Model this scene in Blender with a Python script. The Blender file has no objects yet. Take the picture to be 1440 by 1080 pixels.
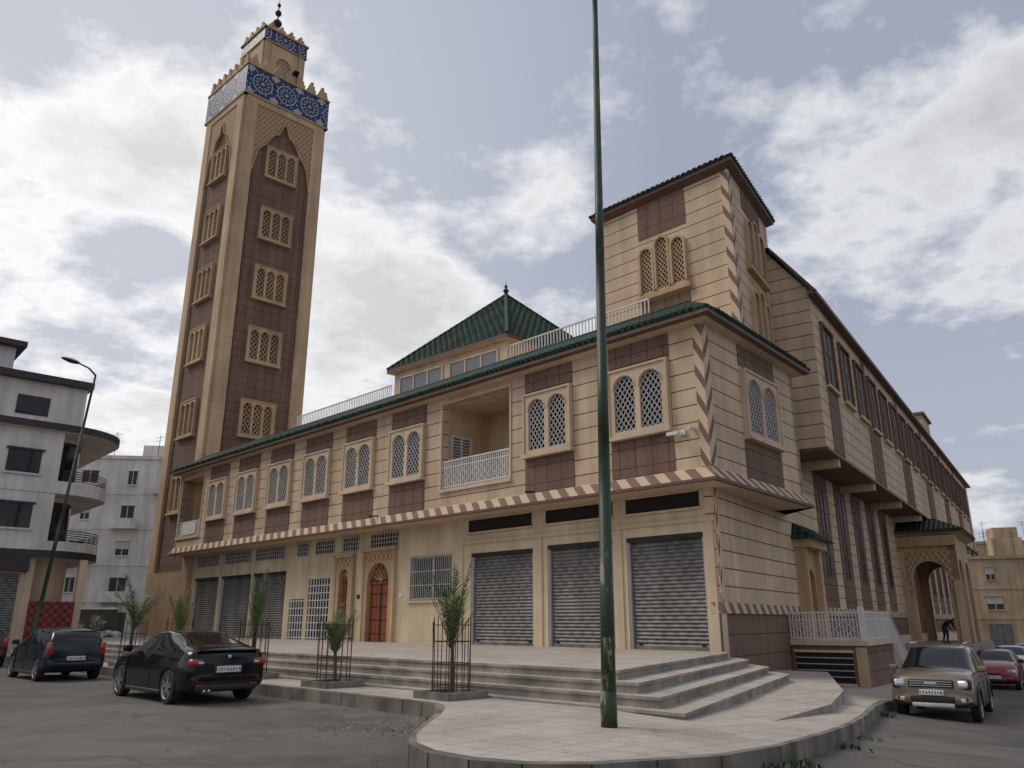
import bpy, bmesh, math, random
from mathutils import Vector, Matrix
random.seed(7)
R=math.radians
sc=bpy.context.scene
COL=sc.collection
def V(*a): return Vector(a)

# ============================ material helpers ============================
class NT:
    def __init__(s,name,base=(.5,.5,.5),rough=.8,metal=0.0,spec=None,coat=0.0):
        m=bpy.data.materials.new(name); m.use_nodes=True
        s.m=m; s.nt=m.node_tree; s.b=s.nt.nodes['Principled BSDF']
        s.b.inputs['Base Color'].default_value=(*base,1)
        s.b.inputs['Roughness'].default_value=rough
        s.b.inputs['Metallic'].default_value=metal
        if spec is not None: s.b.inputs['Specular IOR Level'].default_value=spec
        s.b.inputs['Coat Weight'].default_value=coat
        s._uv=None; s._ob=None
    def n(s,t): return s.nt.nodes.new(t)
    def l(s,a,b): s.nt.links.new(a,b)
    def setin(s,sock,v):
        if isinstance(v,bpy.types.NodeSocket): s.l(v,sock)
        elif isinstance(v,tuple): sock.default_value=(*v,1) if len(v)==3 and sock.type=='RGBA' else v
        else: sock.default_value=v
    def mth(s,op,a,b=None):
        x=s.n('ShaderNodeMath'); x.operation=op; s.setin(x.inputs[0],a)
        if b is not None: s.setin(x.inputs[1],b)
        return x.outputs[0]
    def uv(s):
        if s._uv is None:
            a=s.n('ShaderNodeUVMap'); b=s.n('ShaderNodeSeparateXYZ'); s.l(a.outputs[0],b.inputs[0]); s._uv=(b.outputs[0],b.outputs[1])
        return s._uv
    def ob(s):
        if s._ob is None: s._ob=s.n('ShaderNodeTexCoord').outputs['Object']
        return s._ob
    def noise(s,scale,detail=3,rough=.55,vec=None):
        x=s.n('ShaderNodeTexNoise'); x.inputs['Scale'].default_value=scale; x.inputs['Detail'].default_value=detail
        x.inputs['Roughness'].default_value=rough; s.l(vec or s.ob(),x.inputs['Vector']); return x.outputs[0]
    def mapping(s,scale=(1,1,1),rot=(0,0,0)):
        x=s.n('ShaderNodeMapping'); x.inputs['Scale'].default_value=scale; x.inputs['Rotation'].default_value=rot
        s.l(s.ob(),x.inputs['Vector']); return x.outputs[0]
    def mix(s,f,a,b,mode='MIX'):
        x=s.n('ShaderNodeMixRGB'); x.blend_type=mode; s.setin(x.inputs[0],f); s.setin(x.inputs[1],a); s.setin(x.inputs[2],b); return x.outputs[0]
    def ramp(s,v,lo,hi,a=0.0,b=1.0):
        x=s.n('ShaderNodeMapRange'); s.setin(x.inputs[0],v); x.inputs[1].default_value=lo; x.inputs[2].default_value=hi
        x.inputs[3].default_value=a; x.inputs[4].default_value=b; return x.outputs[0]
    def bump(s,h,strength=.5,dist=.02):
        x=s.n('ShaderNodeBump'); x.inputs['Strength'].default_value=strength; x.inputs['Distance'].default_value=dist
        s.setin(x.inputs['Height'],h); s.l(x.outputs[0],s.b.inputs['Normal'])
    def color(s,c): s.l(c,s.b.inputs['Base Color'])
    def dirty(s,c,amt=.25,scale=.5):
        a=s.noise(scale,4,.62); st=s.noise(1.0,2,.6,s.mapping((1.9,1.9,.12)))
        f=s.ramp(a,.35,.7,1.0-amt,1.05); g=s.ramp(st,.35,.68,1.0-amt*.9,1.04)
        k=s.mth('MULTIPLY',f,g)
        cc=s.n('ShaderNodeCombineXYZ'); [s.l(k,cc.inputs[i]) for i in range(3)]
        return s.mix(1.0,c,cc.outputs[0],'MULTIPLY')
def line_mask(N,v,period,width,off=0.0):
    f=N.mth('FRACT',N.mth('DIVIDE',N.mth('ADD',v,off),period))
    return N.mth('LESS_THAN',f,width/period)
def simple(name,base,rough=.7,metal=0.0,amt=.15,scale=2.0,**k):
    N=NT(name,base,rough,metal,**k)
    if amt: N.color(N.dirty(base,amt,scale))
    return N.m
def siding(name,base,line,period=.52,amt=.2):
    N=NT(name,base,.85); u,v=N.uv()
    m=line_mask(N,v,period,.036)
    N.color(N.mix(m,N.dirty(base,amt,.45),line)); N.bump(N.mth('SUBTRACT',0.0,m),.6,.02)
    return N.m
CREAM=(.68,.505,.34)
M_siding=siding('cream_siding',CREAM,(.11,.055,.038))
M_cream=simple('cream_plaster',(.73,.60,.40),.85,amt=.22,scale=.5)
M_cream2=simple('pale_plaster',(.66,.505,.355),.85,amt=.15,scale=.5)
def brown():
    N=NT('brown_roughcast',(.2,.13,.095),.95); u,v=N.uv()
    m=N.mth('MAXIMUM',line_mask(N,v,.62,.028),line_mask(N,u,.62,.028))
    g=N.noise(22,3,.7); c=N.mix(N.ramp(g,.3,.7),(.155,.092,.066),(.295,.187,.138))
    c=N.mix(m,N.dirty(c,.18,.5),(.075,.042,.032)); N.color(c); N.bump(N.mth('SUBTRACT',g,m),.7,.03); return N.m
M_brown=brown()
def stripes():
    N=NT('striped_band',(.5,.4,.3),.85); u,v=N.uv()
    f=N.mth('FRACT',N.mth('DIVIDE',N.mth('ADD',u,N.mth('MULTIPLY',v,1.0)),.72))
    m=N.mth('LESS_THAN',f,.5)
    N.color(N.mix(m,(.60,.45,.31),(.21,.13,.098))); return N.m
M_stripe=stripes()
def chev(sign):
    N=NT('chevron_band',(.5,.4,.3),.85); u,v=N.uv()
    f=N.mth('FRACT',N.mth('DIVIDE',N.mth('ADD',v,N.mth('MULTIPLY',u,1.8*sign)),.85))
    m=N.mth('LESS_THAN',f,.42)
    N.color(N.mix(m,(.62,.47,.32),(.2,.12,.092))); return N.m
M_chev1=chev(1); M_chev2=chev(-1)
def tiles():
    N=NT('green_roof_tiles',(.02,.07,.045),.55,spec=.22); u,v=N.uv()
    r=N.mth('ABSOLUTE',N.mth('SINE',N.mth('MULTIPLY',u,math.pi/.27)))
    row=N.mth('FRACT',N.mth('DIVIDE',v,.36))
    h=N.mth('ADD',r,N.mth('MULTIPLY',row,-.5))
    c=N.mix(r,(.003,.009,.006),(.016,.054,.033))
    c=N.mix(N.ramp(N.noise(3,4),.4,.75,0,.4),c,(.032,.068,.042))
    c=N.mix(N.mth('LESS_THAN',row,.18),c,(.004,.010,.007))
    N.color(c); N.bump(h,.9,.06); return N.m
M_tile=tiles()
M_fascia=simple('brown_fascia',(.15,.08,.055),.6,amt=.15)
M_tan=simple('tan_stone',(.62,.435,.26),.85,amt=.25,scale=.35)
M_tanD=simple('tan_carved',(.52,.345,.19),.85,amt=.2,scale=.8)
def tanjoint():
    N=NT('tan_stone_blocks',(.5,.34,.18),.85); u,v=N.uv()
    m=N.mth('MAXIMUM',line_mask(N,v,.45,.018),line_mask(N,u,.9,.018))
    N.color(N.mix(m,N.dirty((.64,.455,.28),.25,.35),(.42,.28,.165))); N.bump(N.mth('SUBTRACT',0.0,m),.5,.02); return N.m
M_tanB=tanjoint()
def sebka():
    N=NT('sebka_lattice',(.5,.34,.17),.85); u,v=N.uv()
    a=N.mth('ABSOLUTE',N.mth('SINE',N.mth('MULTIPLY',N.mth('ADD',N.mth('MULTIPLY',u,1.5),v),6.5)))
    b=N.mth('ABSOLUTE',N.mth('SINE',N.mth('MULTIPLY',N.mth('SUBTRACT',N.mth('MULTIPLY',u,1.5),v),6.5)))
    m=N.mth('MINIMUM',a,b); k=N.ramp(m,.25,.5)
    N.color(N.mix(k,(.62,.435,.255),(.32,.19,.10))); N.bump(N.mth('SUBTRACT',1.0,k),1.0,.06); return N.m
M_sebka=sebka()
def zellige():
    N=NT('blue_zellige_tiles',(.2,.25,.4),.35,spec=.3); u,v=N.uv()
    def ros(P,off):
        fu=N.mth('SUBTRACT',N.mth('FRACT',N.mth('DIVIDE',u,P)),.5); fv=N.mth('SUBTRACT',N.mth('FRACT',N.mth('DIVIDE',N.mth('ADD',v,off),P)),.5)
        r=N.mth('SQRT',N.mth('ADD',N.mth('MULTIPLY',fu,fu),N.mth('MULTIPLY',fv,fv))); return r,N.mth('ARCTAN2',fv,fu)
    r1,a1_=ros(1.95,(0.975-40.0%1.95)); r2,a2_=ros(.42,.1)
    pet=N.mth('COSINE',N.mth('MULTIPLY',a1_,12.0))
    c=N.mix(N.mth('LESS_THAN',r2,.24),(.012,.028,.10),(.16,.21,.32))
    ringp=N.mth('MULTIPLY',N.mth('GREATER_THAN',pet,.45),N.mth('MULTIPLY',N.mth('GREATER_THAN',r1,.16),N.mth('LESS_THAN',r1,.30)))
    c=N.mix(N.mth('LESS_THAN',r1,.36),c,(.014,.03,.09))
    c=N.mix(ringp,c,(.38,.41,.44))
    rg=N.mth('LESS_THAN',N.mth('ABSOLUTE',N.mth('SUBTRACT',r1,.385)),.016)
    c=N.mix(rg,c,(.50,.50,.50))
    c=N.mix(N.mth('LESS_THAN',r1,.07),c,(.45,.36,.20))
    c=N.mix(N.mth('GREATER_THAN',r1,.58),c,(.38,.38,.38))
    N.color(c); return N.m
M_zel=zellige()
def shutter():
    N=NT('metal_shutter',(.3,.3,.31),.5,.3); u,v=N.uv()
    rib=N.mth('SINE',N.mth('MULTIPLY',v,2*math.pi/.115))
    row=N.mth('FLOOR',N.mth('DIVIDE',v,.23))
    ph=N.mth('FRACT',N.mth('ADD',N.mth('DIVIDE',u,.46),N.mth('MULTIPLY',row,.5)))
    d=N.mth('MULTIPLY',N.mth('LESS_THAN',ph,.5),N.mth('GREATER_THAN',N.noise(.8,2),.42))
    c=N.mix(N.ramp(rib,-1,1),(.13,.125,.12),(.32,.31,.30))
    c=N.mix(N.mth('MULTIPLY',d,.5),c,(.09,.09,.10))
    N.color(N.dirty(c,.28,1.0)); N.bump(rib,.8,.02); return N.m
M_shut=shutter()
def asphalt():
    N=NT('asphalt',(.09,.085,.078),.92)
    a=N.noise(.22,4,.62); b=N.noise(42,2,.7); c=N.noise(1.6,4,.65)
    k=N.mix(N.ramp(a,.38,.62),(.085,.078,.070),(.168,.153,.132))
    k=N.mix(N.ramp(c,.5,.70,0,.6),k,(.20,.176,.146))
    st=N.noise(.9,3,.5,N.mapping((.25,1.6,1),(0,0,R(44.9))))
    k=N.mix(N.ramp(st,.55,.72,0,.5),k,(.06,.056,.052))
    k=N.mix(N.ramp(b,.35,.75,0,.5),k,(.05,.048,.044))
    s=N.n('ShaderNodeSeparateXYZ'); N.l(N.ob(),s.inputs[0])
    D=N.mth('ADD',N.mth('MULTIPLY',s.outputs[0],.7059),N.mth('MULTIPLY',s.outputs[1],.7083))
    near=N.mth('MULTIPLY',N.mth('MULTIPLY',N.ramp(D,7.9,9.6),N.ramp(c,.36,.60)),N.ramp(s.outputs[0],-1.0,0.0,1.0,0.0))
    k=N.mix(N.mth('MULTIPLY',near,.7),k,(.23,.195,.15))
    cr=N.n('ShaderNodeTexVoronoi'); cr.feature='DISTANCE_TO_EDGE'; cr.inputs['Scale'].default_value=.35
    wv=N.n('ShaderNodeVectorMath'); wv.operation='ADD'; N.l(N.ob(),wv.inputs[0])
    nz=N.n('ShaderNodeTexNoise'); nz.inputs['Scale'].default_value=1.5; nz.inputs['Detail'].default_value=3; N.l(N.ob(),nz.inputs[0]); N.l(nz.outputs[1],wv.inputs[1]); N.l(wv.outputs[0],cr.inputs['Vector'])
    m=N.mth('MULTIPLY',N.mth('LESS_THAN',cr.outputs[0],.006),.65)
    k=N.mix(m,k,(.035,.033,.03))
    N.color(k); N.bump(b,.6,.015); return N.m
M_asph=asphalt()
def paving(name,base,line,per,amt=.26):
    N=NT(name,base,.75)
    mp=N.mapping((1,1,1),(0,0,R(44.9))); s=N.n('ShaderNodeSeparateXYZ'); N.l(mp,s.inputs[0])
    m=N.mth('MAXIMUM',line_mask(N,s.outputs[0],per,.014),line_mask(N,s.outputs[1],per,.014))
    b=N.noise(.7,4,.65); c=N.mix(N.ramp(b,.37,.63),tuple(x*(1-amt) for x in base),base)
    w=N.n('ShaderNodeTexWhiteNoise'); w.noise_dimensions='2D'
    cb=N.n('ShaderNodeCombineXYZ'); N.l(N.mth('FLOOR',N.mth('DIVIDE',s.outputs[0],per)),cb.inputs[0]); N.l(N.mth('FLOOR',N.mth('DIVIDE',s.outputs[1],per)),cb.inputs[1])
    N.l(cb.outputs[0],w.inputs['Vector'])
    c=N.mix(N.ramp(w.outputs[0],0,1,0,.2),c,tuple(x*.6 for x in base))
    c=N.mix(N.ramp(N.noise(4,4,.75),.5,.72,0,.42),c,(.22,.175,.13))
    c=N.mix(N.ramp(N.noise(2.0,3,.6),.60,.70,0,.4),c,(.17,.14,.11))
    N.color(N.mix(m,c,line)); return N.m
M_pave=paving('paving_tiles',(.53,.47,.405),(.2,.17,.145),.5)
M_step=simple('step_concrete',(.42,.375,.32),.8,amt=.40,scale=1.2)
M_kerb=simple('kerb_concrete',(.30,.272,.23),.85,amt=.5,scale=1.5)
M_glass=NT('dark_glass',(.012,.013,.015),.08,spec=.35).m
M_wglass=NT('window_glass',(.16,.18,.20),.1,spec=.6).m
M_dark=NT('dark_interior',(.015,.013,.012),.9).m
M_white=simple('white_painted_metal',(.72,.70,.67),.5,amt=.1)
M_wgrey=simple('grey_lattice',(.50,.49,.47),.6,amt=.1)
def wood():
    N=NT('red_wood_door',(.22,.05,.025),.45); u,v=N.uv()
    m=N.mth('MAXIMUM',line_mask(N,u,.4,.05),line_mask(N,v,.55,.06))
    g=N.noise(5,3,.6,N.mapping((6,6,.6)))
    c=N.mix(N.ramp(g,.3,.7),(.18,.045,.022),(.33,.11,.05)); N.color(N.mix(m,c,(.08,.02,.012))); N.bump(N.mth('SUBTRACT',0.0,m),.8,.03); return N.m
M_wood=wood()
M_brownwood=simple('brown_window_wood',(.105,.045,.028),.55,amt=.2)
M_brownglass=NT('tinted_glass',(.03,.016,.012),.4,spec=.2).m
M_iron=simple('dark_iron',(.035,.03,.028),.6,.3,amt=.2)
M_rust=simple('rusty_rebar',(.10,.055,.035),.85,amt=.3,scale=8)
M_wall=simple('white_wall',(.78,.745,.685),.85,amt=.24,scale=.4)
M_blackband=simple('dark_band',(.035,.03,.032),.5,amt=.2)
M_redlat=simple('red_brick_screen',(.42,.06,.04),.8,amt=.2,scale=3)
M_beigeb=simple('ochre_wall',(.56,.42,.27),.85,amt=.35,scale=.3)
def greenpole():
    N=NT('green_pole_paint',(.03,.07,.03),.5)
    z=N.n('ShaderNodeSeparateXYZ'); N.l(N.ob(),z.inputs[0])
    c=N.mix(N.ramp(N.noise(9,4,.7),.5,.72,0,.5),(.016,.036,.012),(.045,.07,.03))
    rust=N.ramp(N.noise(6,4,.7,N.mapping((1,1,.3))),.56,.66,0,1)
    low=N.ramp(z.outputs[2],1.2,3.0,1.0,.12)
    c=N.mix(N.mth('MULTIPLY',rust,low),c,(.36,.31,.25)); N.color(c); return N.m
M_pole=greenpole()
M_palegreen=simple('green_pole_paint_far',(.035,.065,.03),.5,amt=.2)
def leaf():
    N=NT('palm_leaf',(.05,.10,.03),.5); g=N.noise(7,3)
    N.color(N.mix(N.ramp(g,.3,.7),(.045,.095,.02),(.14,.22,.05))); return N.m
M_leaf=leaf()
M_leafd=simple('grey_green_leaf',(.055,.09,.04),.6,amt=.3,scale=6)
M_bark=simple('palm_bark',(.13,.09,.055),.9,amt=.4,scale=14)

# ============================ mesh builder ============================
class MB:
    def __init__(s): s.v=[]; s.f=[]; s.fm=[]; s.mats=[]
    def mi(s,m):
        if m not in s.mats: s.mats.append(m)
        return s.mats.index(m)
    def poly(s,pts,m):
        b=len(s.v); s.v.extend([tuple(p) for p in pts]); s.f.append(tuple(range(b,b+len(pts)))); s.fm.append(s.mi(m))
    def hexa(s,c,m,top=None):
        q=[(0,1,2,3),(7,6,5,4),(0,4,5,1),(1,5,6,2),(2,6,7,3),(3,7,4,0)]
        for k,i in enumerate(q): s.poly([c[j] for j in i], top if (top and k==1) else m)
    def fbox(s,fr,s0,s1,d0,d1,z0,z1,m,top=None):
        c=[fr.P(s0,d0,z0),fr.P(s1,d0,z0),fr.P(s1,d1,z0),fr.P(s0,d1,z0),fr.P(s0,d0,z1),fr.P(s1,d0,z1),fr.P(s1,d1,z1),fr.P(s0,d1,z1)]
        s.hexa(c,m,top)
    def prism(s,pts,z0,z1,m,top=None):
        n=len(pts)
        for i in range(n):
            a=pts[i]; b=pts[(i+1)%n]
            s.poly([V(a[0],a[1],z0),V(b[0],b[1],z0),V(b[0],b[1],z1),V(a[0],a[1],z1)],m)
        s.poly([V(p[0],p[1],z1) for p in pts],top or m); s.poly([V(p[0],p[1],z0) for p in reversed(pts)],m)
    def bar(s,a,b,r,m,n=5,r2=None):
        a=V(*a);b=V(*b);d=(b-a).normalized(); t=V(0,0,1) if abs(d.z)<.9 else V(1,0,0)
        x=d.cross(t).normalized(); y=d.cross(x); r2=r if r2 is None else r2
        A=[a+(x*math.cos(k*2*math.pi/n)+y*math.sin(k*2*math.pi/n))*r for k in range(n)]
        B=[b+(x*math.cos(k*2*math.pi/n)+y*math.sin(k*2*math.pi/n))*r2 for k in range(n)]
        for k in range(n): s.poly([A[k],A[(k+1)%n],B[(k+1)%n],B[k]],m)
        s.poly(A,m); s.poly(B,m)
    def lathe(s,c,prof,m,n=20,ax='z'):
        ring=[]
        for r,h in prof:
            ring.append([c+V(r*math.cos(k*2*math.pi/n),r*math.sin(k*2*math.pi/n),h) if ax=='z' else c+V(r*math.cos(k*2*math.pi/n),h,r*math.sin(k*2*math.pi/n)) for k in range(n)])
        for i in range(len(ring)-1):
            for k in range(n): s.poly([ring[i][k],ring[i][(k+1)%n],ring[i+1][(k+1)%n],ring[i+1][k]],m)
    def obj(s,name,parent=None,smooth=False,merge=False):
        me=bpy.data.meshes.new(name); me.from_pydata(s.v,[],s.f)
        for m in s.mats: me.materials.append(m)
        me.polygons.foreach_set('material_index',s.fm)
        uvl=me.uv_layers.new(name='UVMap'); Z=V(0,0,1); vs=[V(*p) for p in s.v]; data=uvl.data
        li=0
        for f in s.f:
            n=V(0,0,0)
            for i in range(len(f)):
                a=vs[f[i]]; b=vs[f[(i+1)%len(f)]]
                n+=V((a.y-b.y)*(a.z+b.z),(a.z-b.z)*(a.x+b.x),(a.x-b.x)*(a.y+b.y))
            if n.length<1e-12: n=Z.copy()
            n.normalize()
            if abs(n.z)>.93: t=V(.7059,.7083,0); w=V(-.7083,.7059,0)
            else:
                if n.z<0 and abs(n.z)>.2: n=-n
                t=Z.cross(n).normalized(); w=n.cross(t)
                if w.z<0: w=-w
                if t.x<0 or (abs(t.x)<1e-6 and t.y<0): t=-t
            for i in f:
                data[li].uv=(vs[i].dot(t),vs[i].dot(w)); li+=1
        if merge:
            bm=bmesh.new(); bm.from_mesh(me); bmesh.ops.remove_doubles(bm,verts=bm.verts,dist=1e-4); bmesh.ops.recalc_face_normals(bm,faces=bm.faces); bm.to_mesh(me); bm.free()
        if smooth:
            for p in me.polygons: p.use_smooth=True
        o=bpy.data.objects.new(name,me); COL.objects.link(o)
        if parent: o.parent=parent
        return o
class Fr:
    def __init__(s,o,u,n): s.o=V(o[0],o[1],0); s.u=V(u[0],u[1],0); s.n=V(n[0],n[1],0)
    def P(s,a,d,z): return s.o+s.u*a+s.n*d+V(0,0,z)
def empty(name,loc=(0,0,0),rot=0):
    e=bpy.data.objects.new(name,None); e.empty_display_size=.5; e.location=loc; e.rotation_euler=(0,0,rot); COL.objects.link(e); return e
def offset(path,d):
    out=[]; n=len(path)
    def nr(a,b):
        v=V(b[0]-a[0],b[1]-a[1],0).normalized(); return V(v.y,-v.x,0)
    for i in range(n):
        ns=[]
        if i>0: ns.append(nr(path[i-1],path[i]))
        if i<n-1: ns.append(nr(path[i],path[i+1]))
        p=V(path[i][0],path[i][1],0)
        if len(ns)==1: out.append(p+ns[0]*d)
        else:
            m=(ns[0]+ns[1]).normalized(); out.append(p+m*(d/max(.3,m.dot(ns[0]))))
    return out
def sweep(mb,path,prof,mats):
    rows=[[q+V(0,0,z) for q in offset(path,d)] for d,z in prof]
    for i in range(len(rows)-1):
        m=mats[i] if isinstance(mats,list) else mats
        for k in range(len(path)-1):
            mb.poly([rows[i][k],rows[i][k+1],rows[i+1][k+1],rows[i+1][k]],m)
def arch_plate(mb,fr,s0,s1,z0,z1,arches,db,df,m,seg=10):
    n=len(arches); bounds=[s0]+[ (arches[i][0]+arches[i+1][0])/2 for i in range(n-1)]+[s1]
    F=lambda a,z,d=df: fr.P(a,d,z)
    for i,(c,hw,zb,zs) in enumerate(arches):
        a,b=bounds[i],bounds[i+1]
        if zb>z0: mb.poly([F(a,z0),F(b,z0),F(b,zb),F(a,zb)],m)
        mb.poly([F(a,zb),F(c-hw,zb),F(c-hw,zs),F(a,zs)],m); mb.poly([F(c+hw,zb),F(b,zb),F(b,zs),F(c+hw,zs)],m)
        pts=[]
        for k in range(seg+1):
            t=math.pi*k/seg; pts.append((c-hw*math.cos(t),zs+hw*math.sin(t)))
        mb.poly([F(a,zs),F(c-hw,zs),F(c-hw,z1),F(a,z1)],m); mb.poly([F(c+hw,zs),F(b,zs),F(b,z1),F(c+hw,z1)],m)
        for k in range(seg):
            p,q=pts[k],pts[k+1]
            mb.poly([F(p[0],p[1]),F(q[0],q[1]),F(q[0],z1),F(p[0],z1)],m)
            mb.poly([F(p[0],p[1]),F(q[0],q[1]),F(q[0],q[1],db),F(p[0],p[1],db)],m)
        for x in (c-hw,c+hw): mb.poly([F(x,zb),F(x,zs),F(x,zs,db),F(x,zb,db)],m)
        mb.poly([F(c-hw,zb),F(c+hw,zb),F(c+hw,zb,db),F(c-hw,zb,db)],m)
    mb.poly([F(s0,z0),F(s1,z0),F(s1,z0,db),F(s0,z0,db)],m); mb.poly([F(s0,z1),F(s1,z1),F(s1,z1,db),F(s0,z1,db)],m)
    for x in (s0,s1): mb.poly([F(x,z0),F(x,z1),F(x,z1,db),F(x,z0,db)],m)
def lattice(mb,fr,s0,s1,z0,z1,d,step,th,m,sl=1.35,depth=.03,arch=None):
    W=s1-s0;H=z1-z0
    for sg in (1,-1):
        k=-H/sl
        while k<W:
            t0=max(0,-k); t1=min(W-k,H/sl)
            if t1-t0>.05:
                a=(k+t0,sl*t0); b=(k+t1,sl*t1)
                if arch:   # clip under a round arch (half width r, springing zs)
                    r,zs=arch; zs-=z0
                    def ins(t):
                        x=k+t-W/2; z=sl*t-zs; return z<=0 or x*x+z*z<=r*r
                    tt=t1
                    while tt>t0 and not ins(tt): tt-=.01
                    ts=t0
                    while ts<tt and not ins(ts): ts+=.01
                    if tt-ts<.03: k+=step; continue
                    a=(k+ts,sl*ts); b=(k+tt,sl*tt)
                if sg<0: a=(W-a[0],a[1]); b=(W-b[0],b[1])
                dx,dz=b[0]-a[0],b[1]-a[1]; L=math.hypot(dx,dz); nx,nz=-dz/L*th/2,dx/L*th/2
                p=[(a[0]+nx,a[1]+nz),(b[0]+nx,b[1]+nz),(b[0]-nx,b[1]-nz),(a[0]-nx,a[1]-nz)]
                mb.poly([fr.P(s0+x,d,z0+z) for x,z in p],m)
                for e in ((0,1),(2,3)):
                    mb.poly([fr.P(s0+p[e[0]][0],d,z0+p[e[0]][1]),fr.P(s0+p[e[1]][0],d,z0+p[e[1]][1]),fr.P(s0+p[e[1]][0],d-depth,z0+p[e[1]][1]),fr.P(s0+p[e[0]][0],d-depth,z0+p[e[0]][1])],m)
            k+=step
def railing(mb,fr,s0,s1,d,z0,z1,m,step=.13,r=.014,panel=False):
    mb.fbox(fr,s0,s1,d-.03,d+.03,z1-.05,z1,m); mb.fbox(fr,s0,s1,d-.02,d+.02,z0+.06,z0+.10,m)
    if panel: mb.fbox(fr,s0,s1,d-.02,d+.02,z1-.28,z1-.25,m)
    k=s0
    while k<=s1+.001:
        mb.fbox(fr,k-r,k+r,d-r,d+r,z0,z1-.03,m); k+=step
def windowN(fr,sc_,w,z0,z1,n,mbs,mf=None,ml=None,step=.21,sl=1.35,proud=.14,sill=True,gl=None,th=.026,m=.14,gap=.14):
    mf=mf or M_cream2; ml=ml or M_wgrey
    a,b=sc_-w/2,sc_+w/2
    cw=(w-2*m-gap*(n-1))/n; hw=cw/2; zs=z1-.2-hw
    ar=[(a+m+hw+i*(cw+gap),hw,z0+.16,zs) for i in range(n)]
    arch_plate(mbs,fr,a,b,z0,z1,ar,.012,proud,mf)
    for q in ((a-.07,a,z0,z1+.07),(b,b+.07,z0,z1+.07),(a,b,z1,z1+.07)): mbs.fbox(fr,q[0],q[1],.0,proud+.05,q[2],q[3],mf)
    if sill: mbs.fbox(fr,a-.12,b+.12,0,proud+.12,z0-.12,z0,mf)
    mbs.fbox(fr,a+.02,b-.02,.0,.03,z0+.02,z1-.02,gl or M_glass)
    for c,h,zb,zz in ar:
        for k in range(8):
            t0=math.pi*k/8; t1=math.pi*(k+1)/8; rr=h+.035
            mbs.bar(fr.P(c-rr*math.cos(t0),proud+.012,zz+rr*math.sin(t0)),fr.P(c-rr*math.cos(t1),proud+.012,zz+rr*math.sin(t1)),.028,mf,4)
        lattice(mbs,fr,c-h-.03,c+h+.03,zb-.03,zz+h+.03,.09,step,th,ml,sl)
    return ar
def triple_arch(fr,sc_,w,z0,z1,mbs,mf,ml):
    """three separate arched lattice windows, the middle one taller"""
    ow=w/3; base=.3
    mbs.fbox(fr,sc_-w/2-.12,sc_+w/2+.12,0,.22,z0-.12,z0+.02,mf); mbs.fbox(fr,sc_-w/2-.02,sc_+w/2+.02,0,.12,z0+.02,z0+.2,mf)
    for i in (-1,0,1):
        c=sc_+i*ow; top=z1 if i==0 else z1-.26; R0=ow/2-.015; r=R0-.09; zs=top-R0; zb=z0+.2; seg=12
        # glass
        g=[fr.P(c-r*math.cos(math.pi*k/seg),.03,zs+r*math.sin(math.pi*k/seg)) for k in range(seg+1)]
        mbs.poly([fr.P(c+r,.03,zb),fr.P(c-r,.03,zb)]+g,M_glass)
        for sg in (-1,1): mbs.fbox(fr,min(c+sg*r,c+sg*R0),max(c+sg*r,c+sg*R0),0,.17,zb,zs,mf)
        for k in range(seg):
            t0=math.pi*k/seg;t1=math.pi*(k+1)/seg
            q=lambda rr,t,d: fr.P(c-rr*math.cos(t),d,zs+rr*math.sin(t))
            mbs.poly([q(r,t0,.17),q(r,t1,.17),q(R0,t1,.17),q(R0,t0,.17)],mf)
            mbs.poly([q(r,t0,.17),q(r,t1,.17),q(r,t1,.0),q(r,t0,.0)],mf); mbs.poly([q(R0,t0,.17),q(R0,t1,.17),q(R0,t1,.0),q(R0,t0,.0)],mf)
        lattice(mbs,fr,c-r,c+r,zb,zs+r,.09,.17,.035,ml,1.3,.03,arch=(r,zs))

# ============================ layout ============================
uL=V(-.7083,.7059,0); nL=V(-.7059,-.7083,0)
uR=V(.648,.7615,0); nR=V(.7615,-.648,0)
uW=V(.568,.823,0); nW=V(.823,-.568,0)
C0=V(6.03,23.38,0); C1=V(5.74,22.24,0); W1=V(11.9,29.0,0)
FG=Fr(C0,uL,nL); FA=Fr(C1,uL,nL); FRt=Fr(C1,uR,nR); FW=Fr(C0,uW,nW); FV=Fr(W1,uW,nW)
GP=[(-1e5,0),(1.5,0),(4,-.13),(7,-.36),(10.8,-.66),(15,-.8),(20,-.9),(40,-1.1),(1e5,-1.1)]
def zg(x):
    for i in range(len(GP)-1):
        if GP[i][0]<=x<=GP[i+1][0]:
            t=(x-GP[i][0])/(GP[i+1][0]-GP[i][0]); return GP[i][1]+t*(GP[i+1][1]-GP[i][1])
    return 0
mb=MB(); xs=[-1500,-300,-60,-20,0,1.5,2.5,4,5.5,7,9,10.8,13,15,17.5,20,30,40,80,400,1500]; ys=[-400,-50,0,20,50,100,300,2500]
for i in range(len(xs)-1):
    for j in range(len(ys)-1):
        mb.poly([V(xs[i],ys[j],zg(xs[i])),V(xs[i+1],ys[j],zg(xs[i+1])),V(xs[i+1],ys[j+1],zg(xs[i+1])),V(xs[i],ys[j+1],zg(xs[i]))],M_asph)
mb.obj('ground',merge=True)

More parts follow.
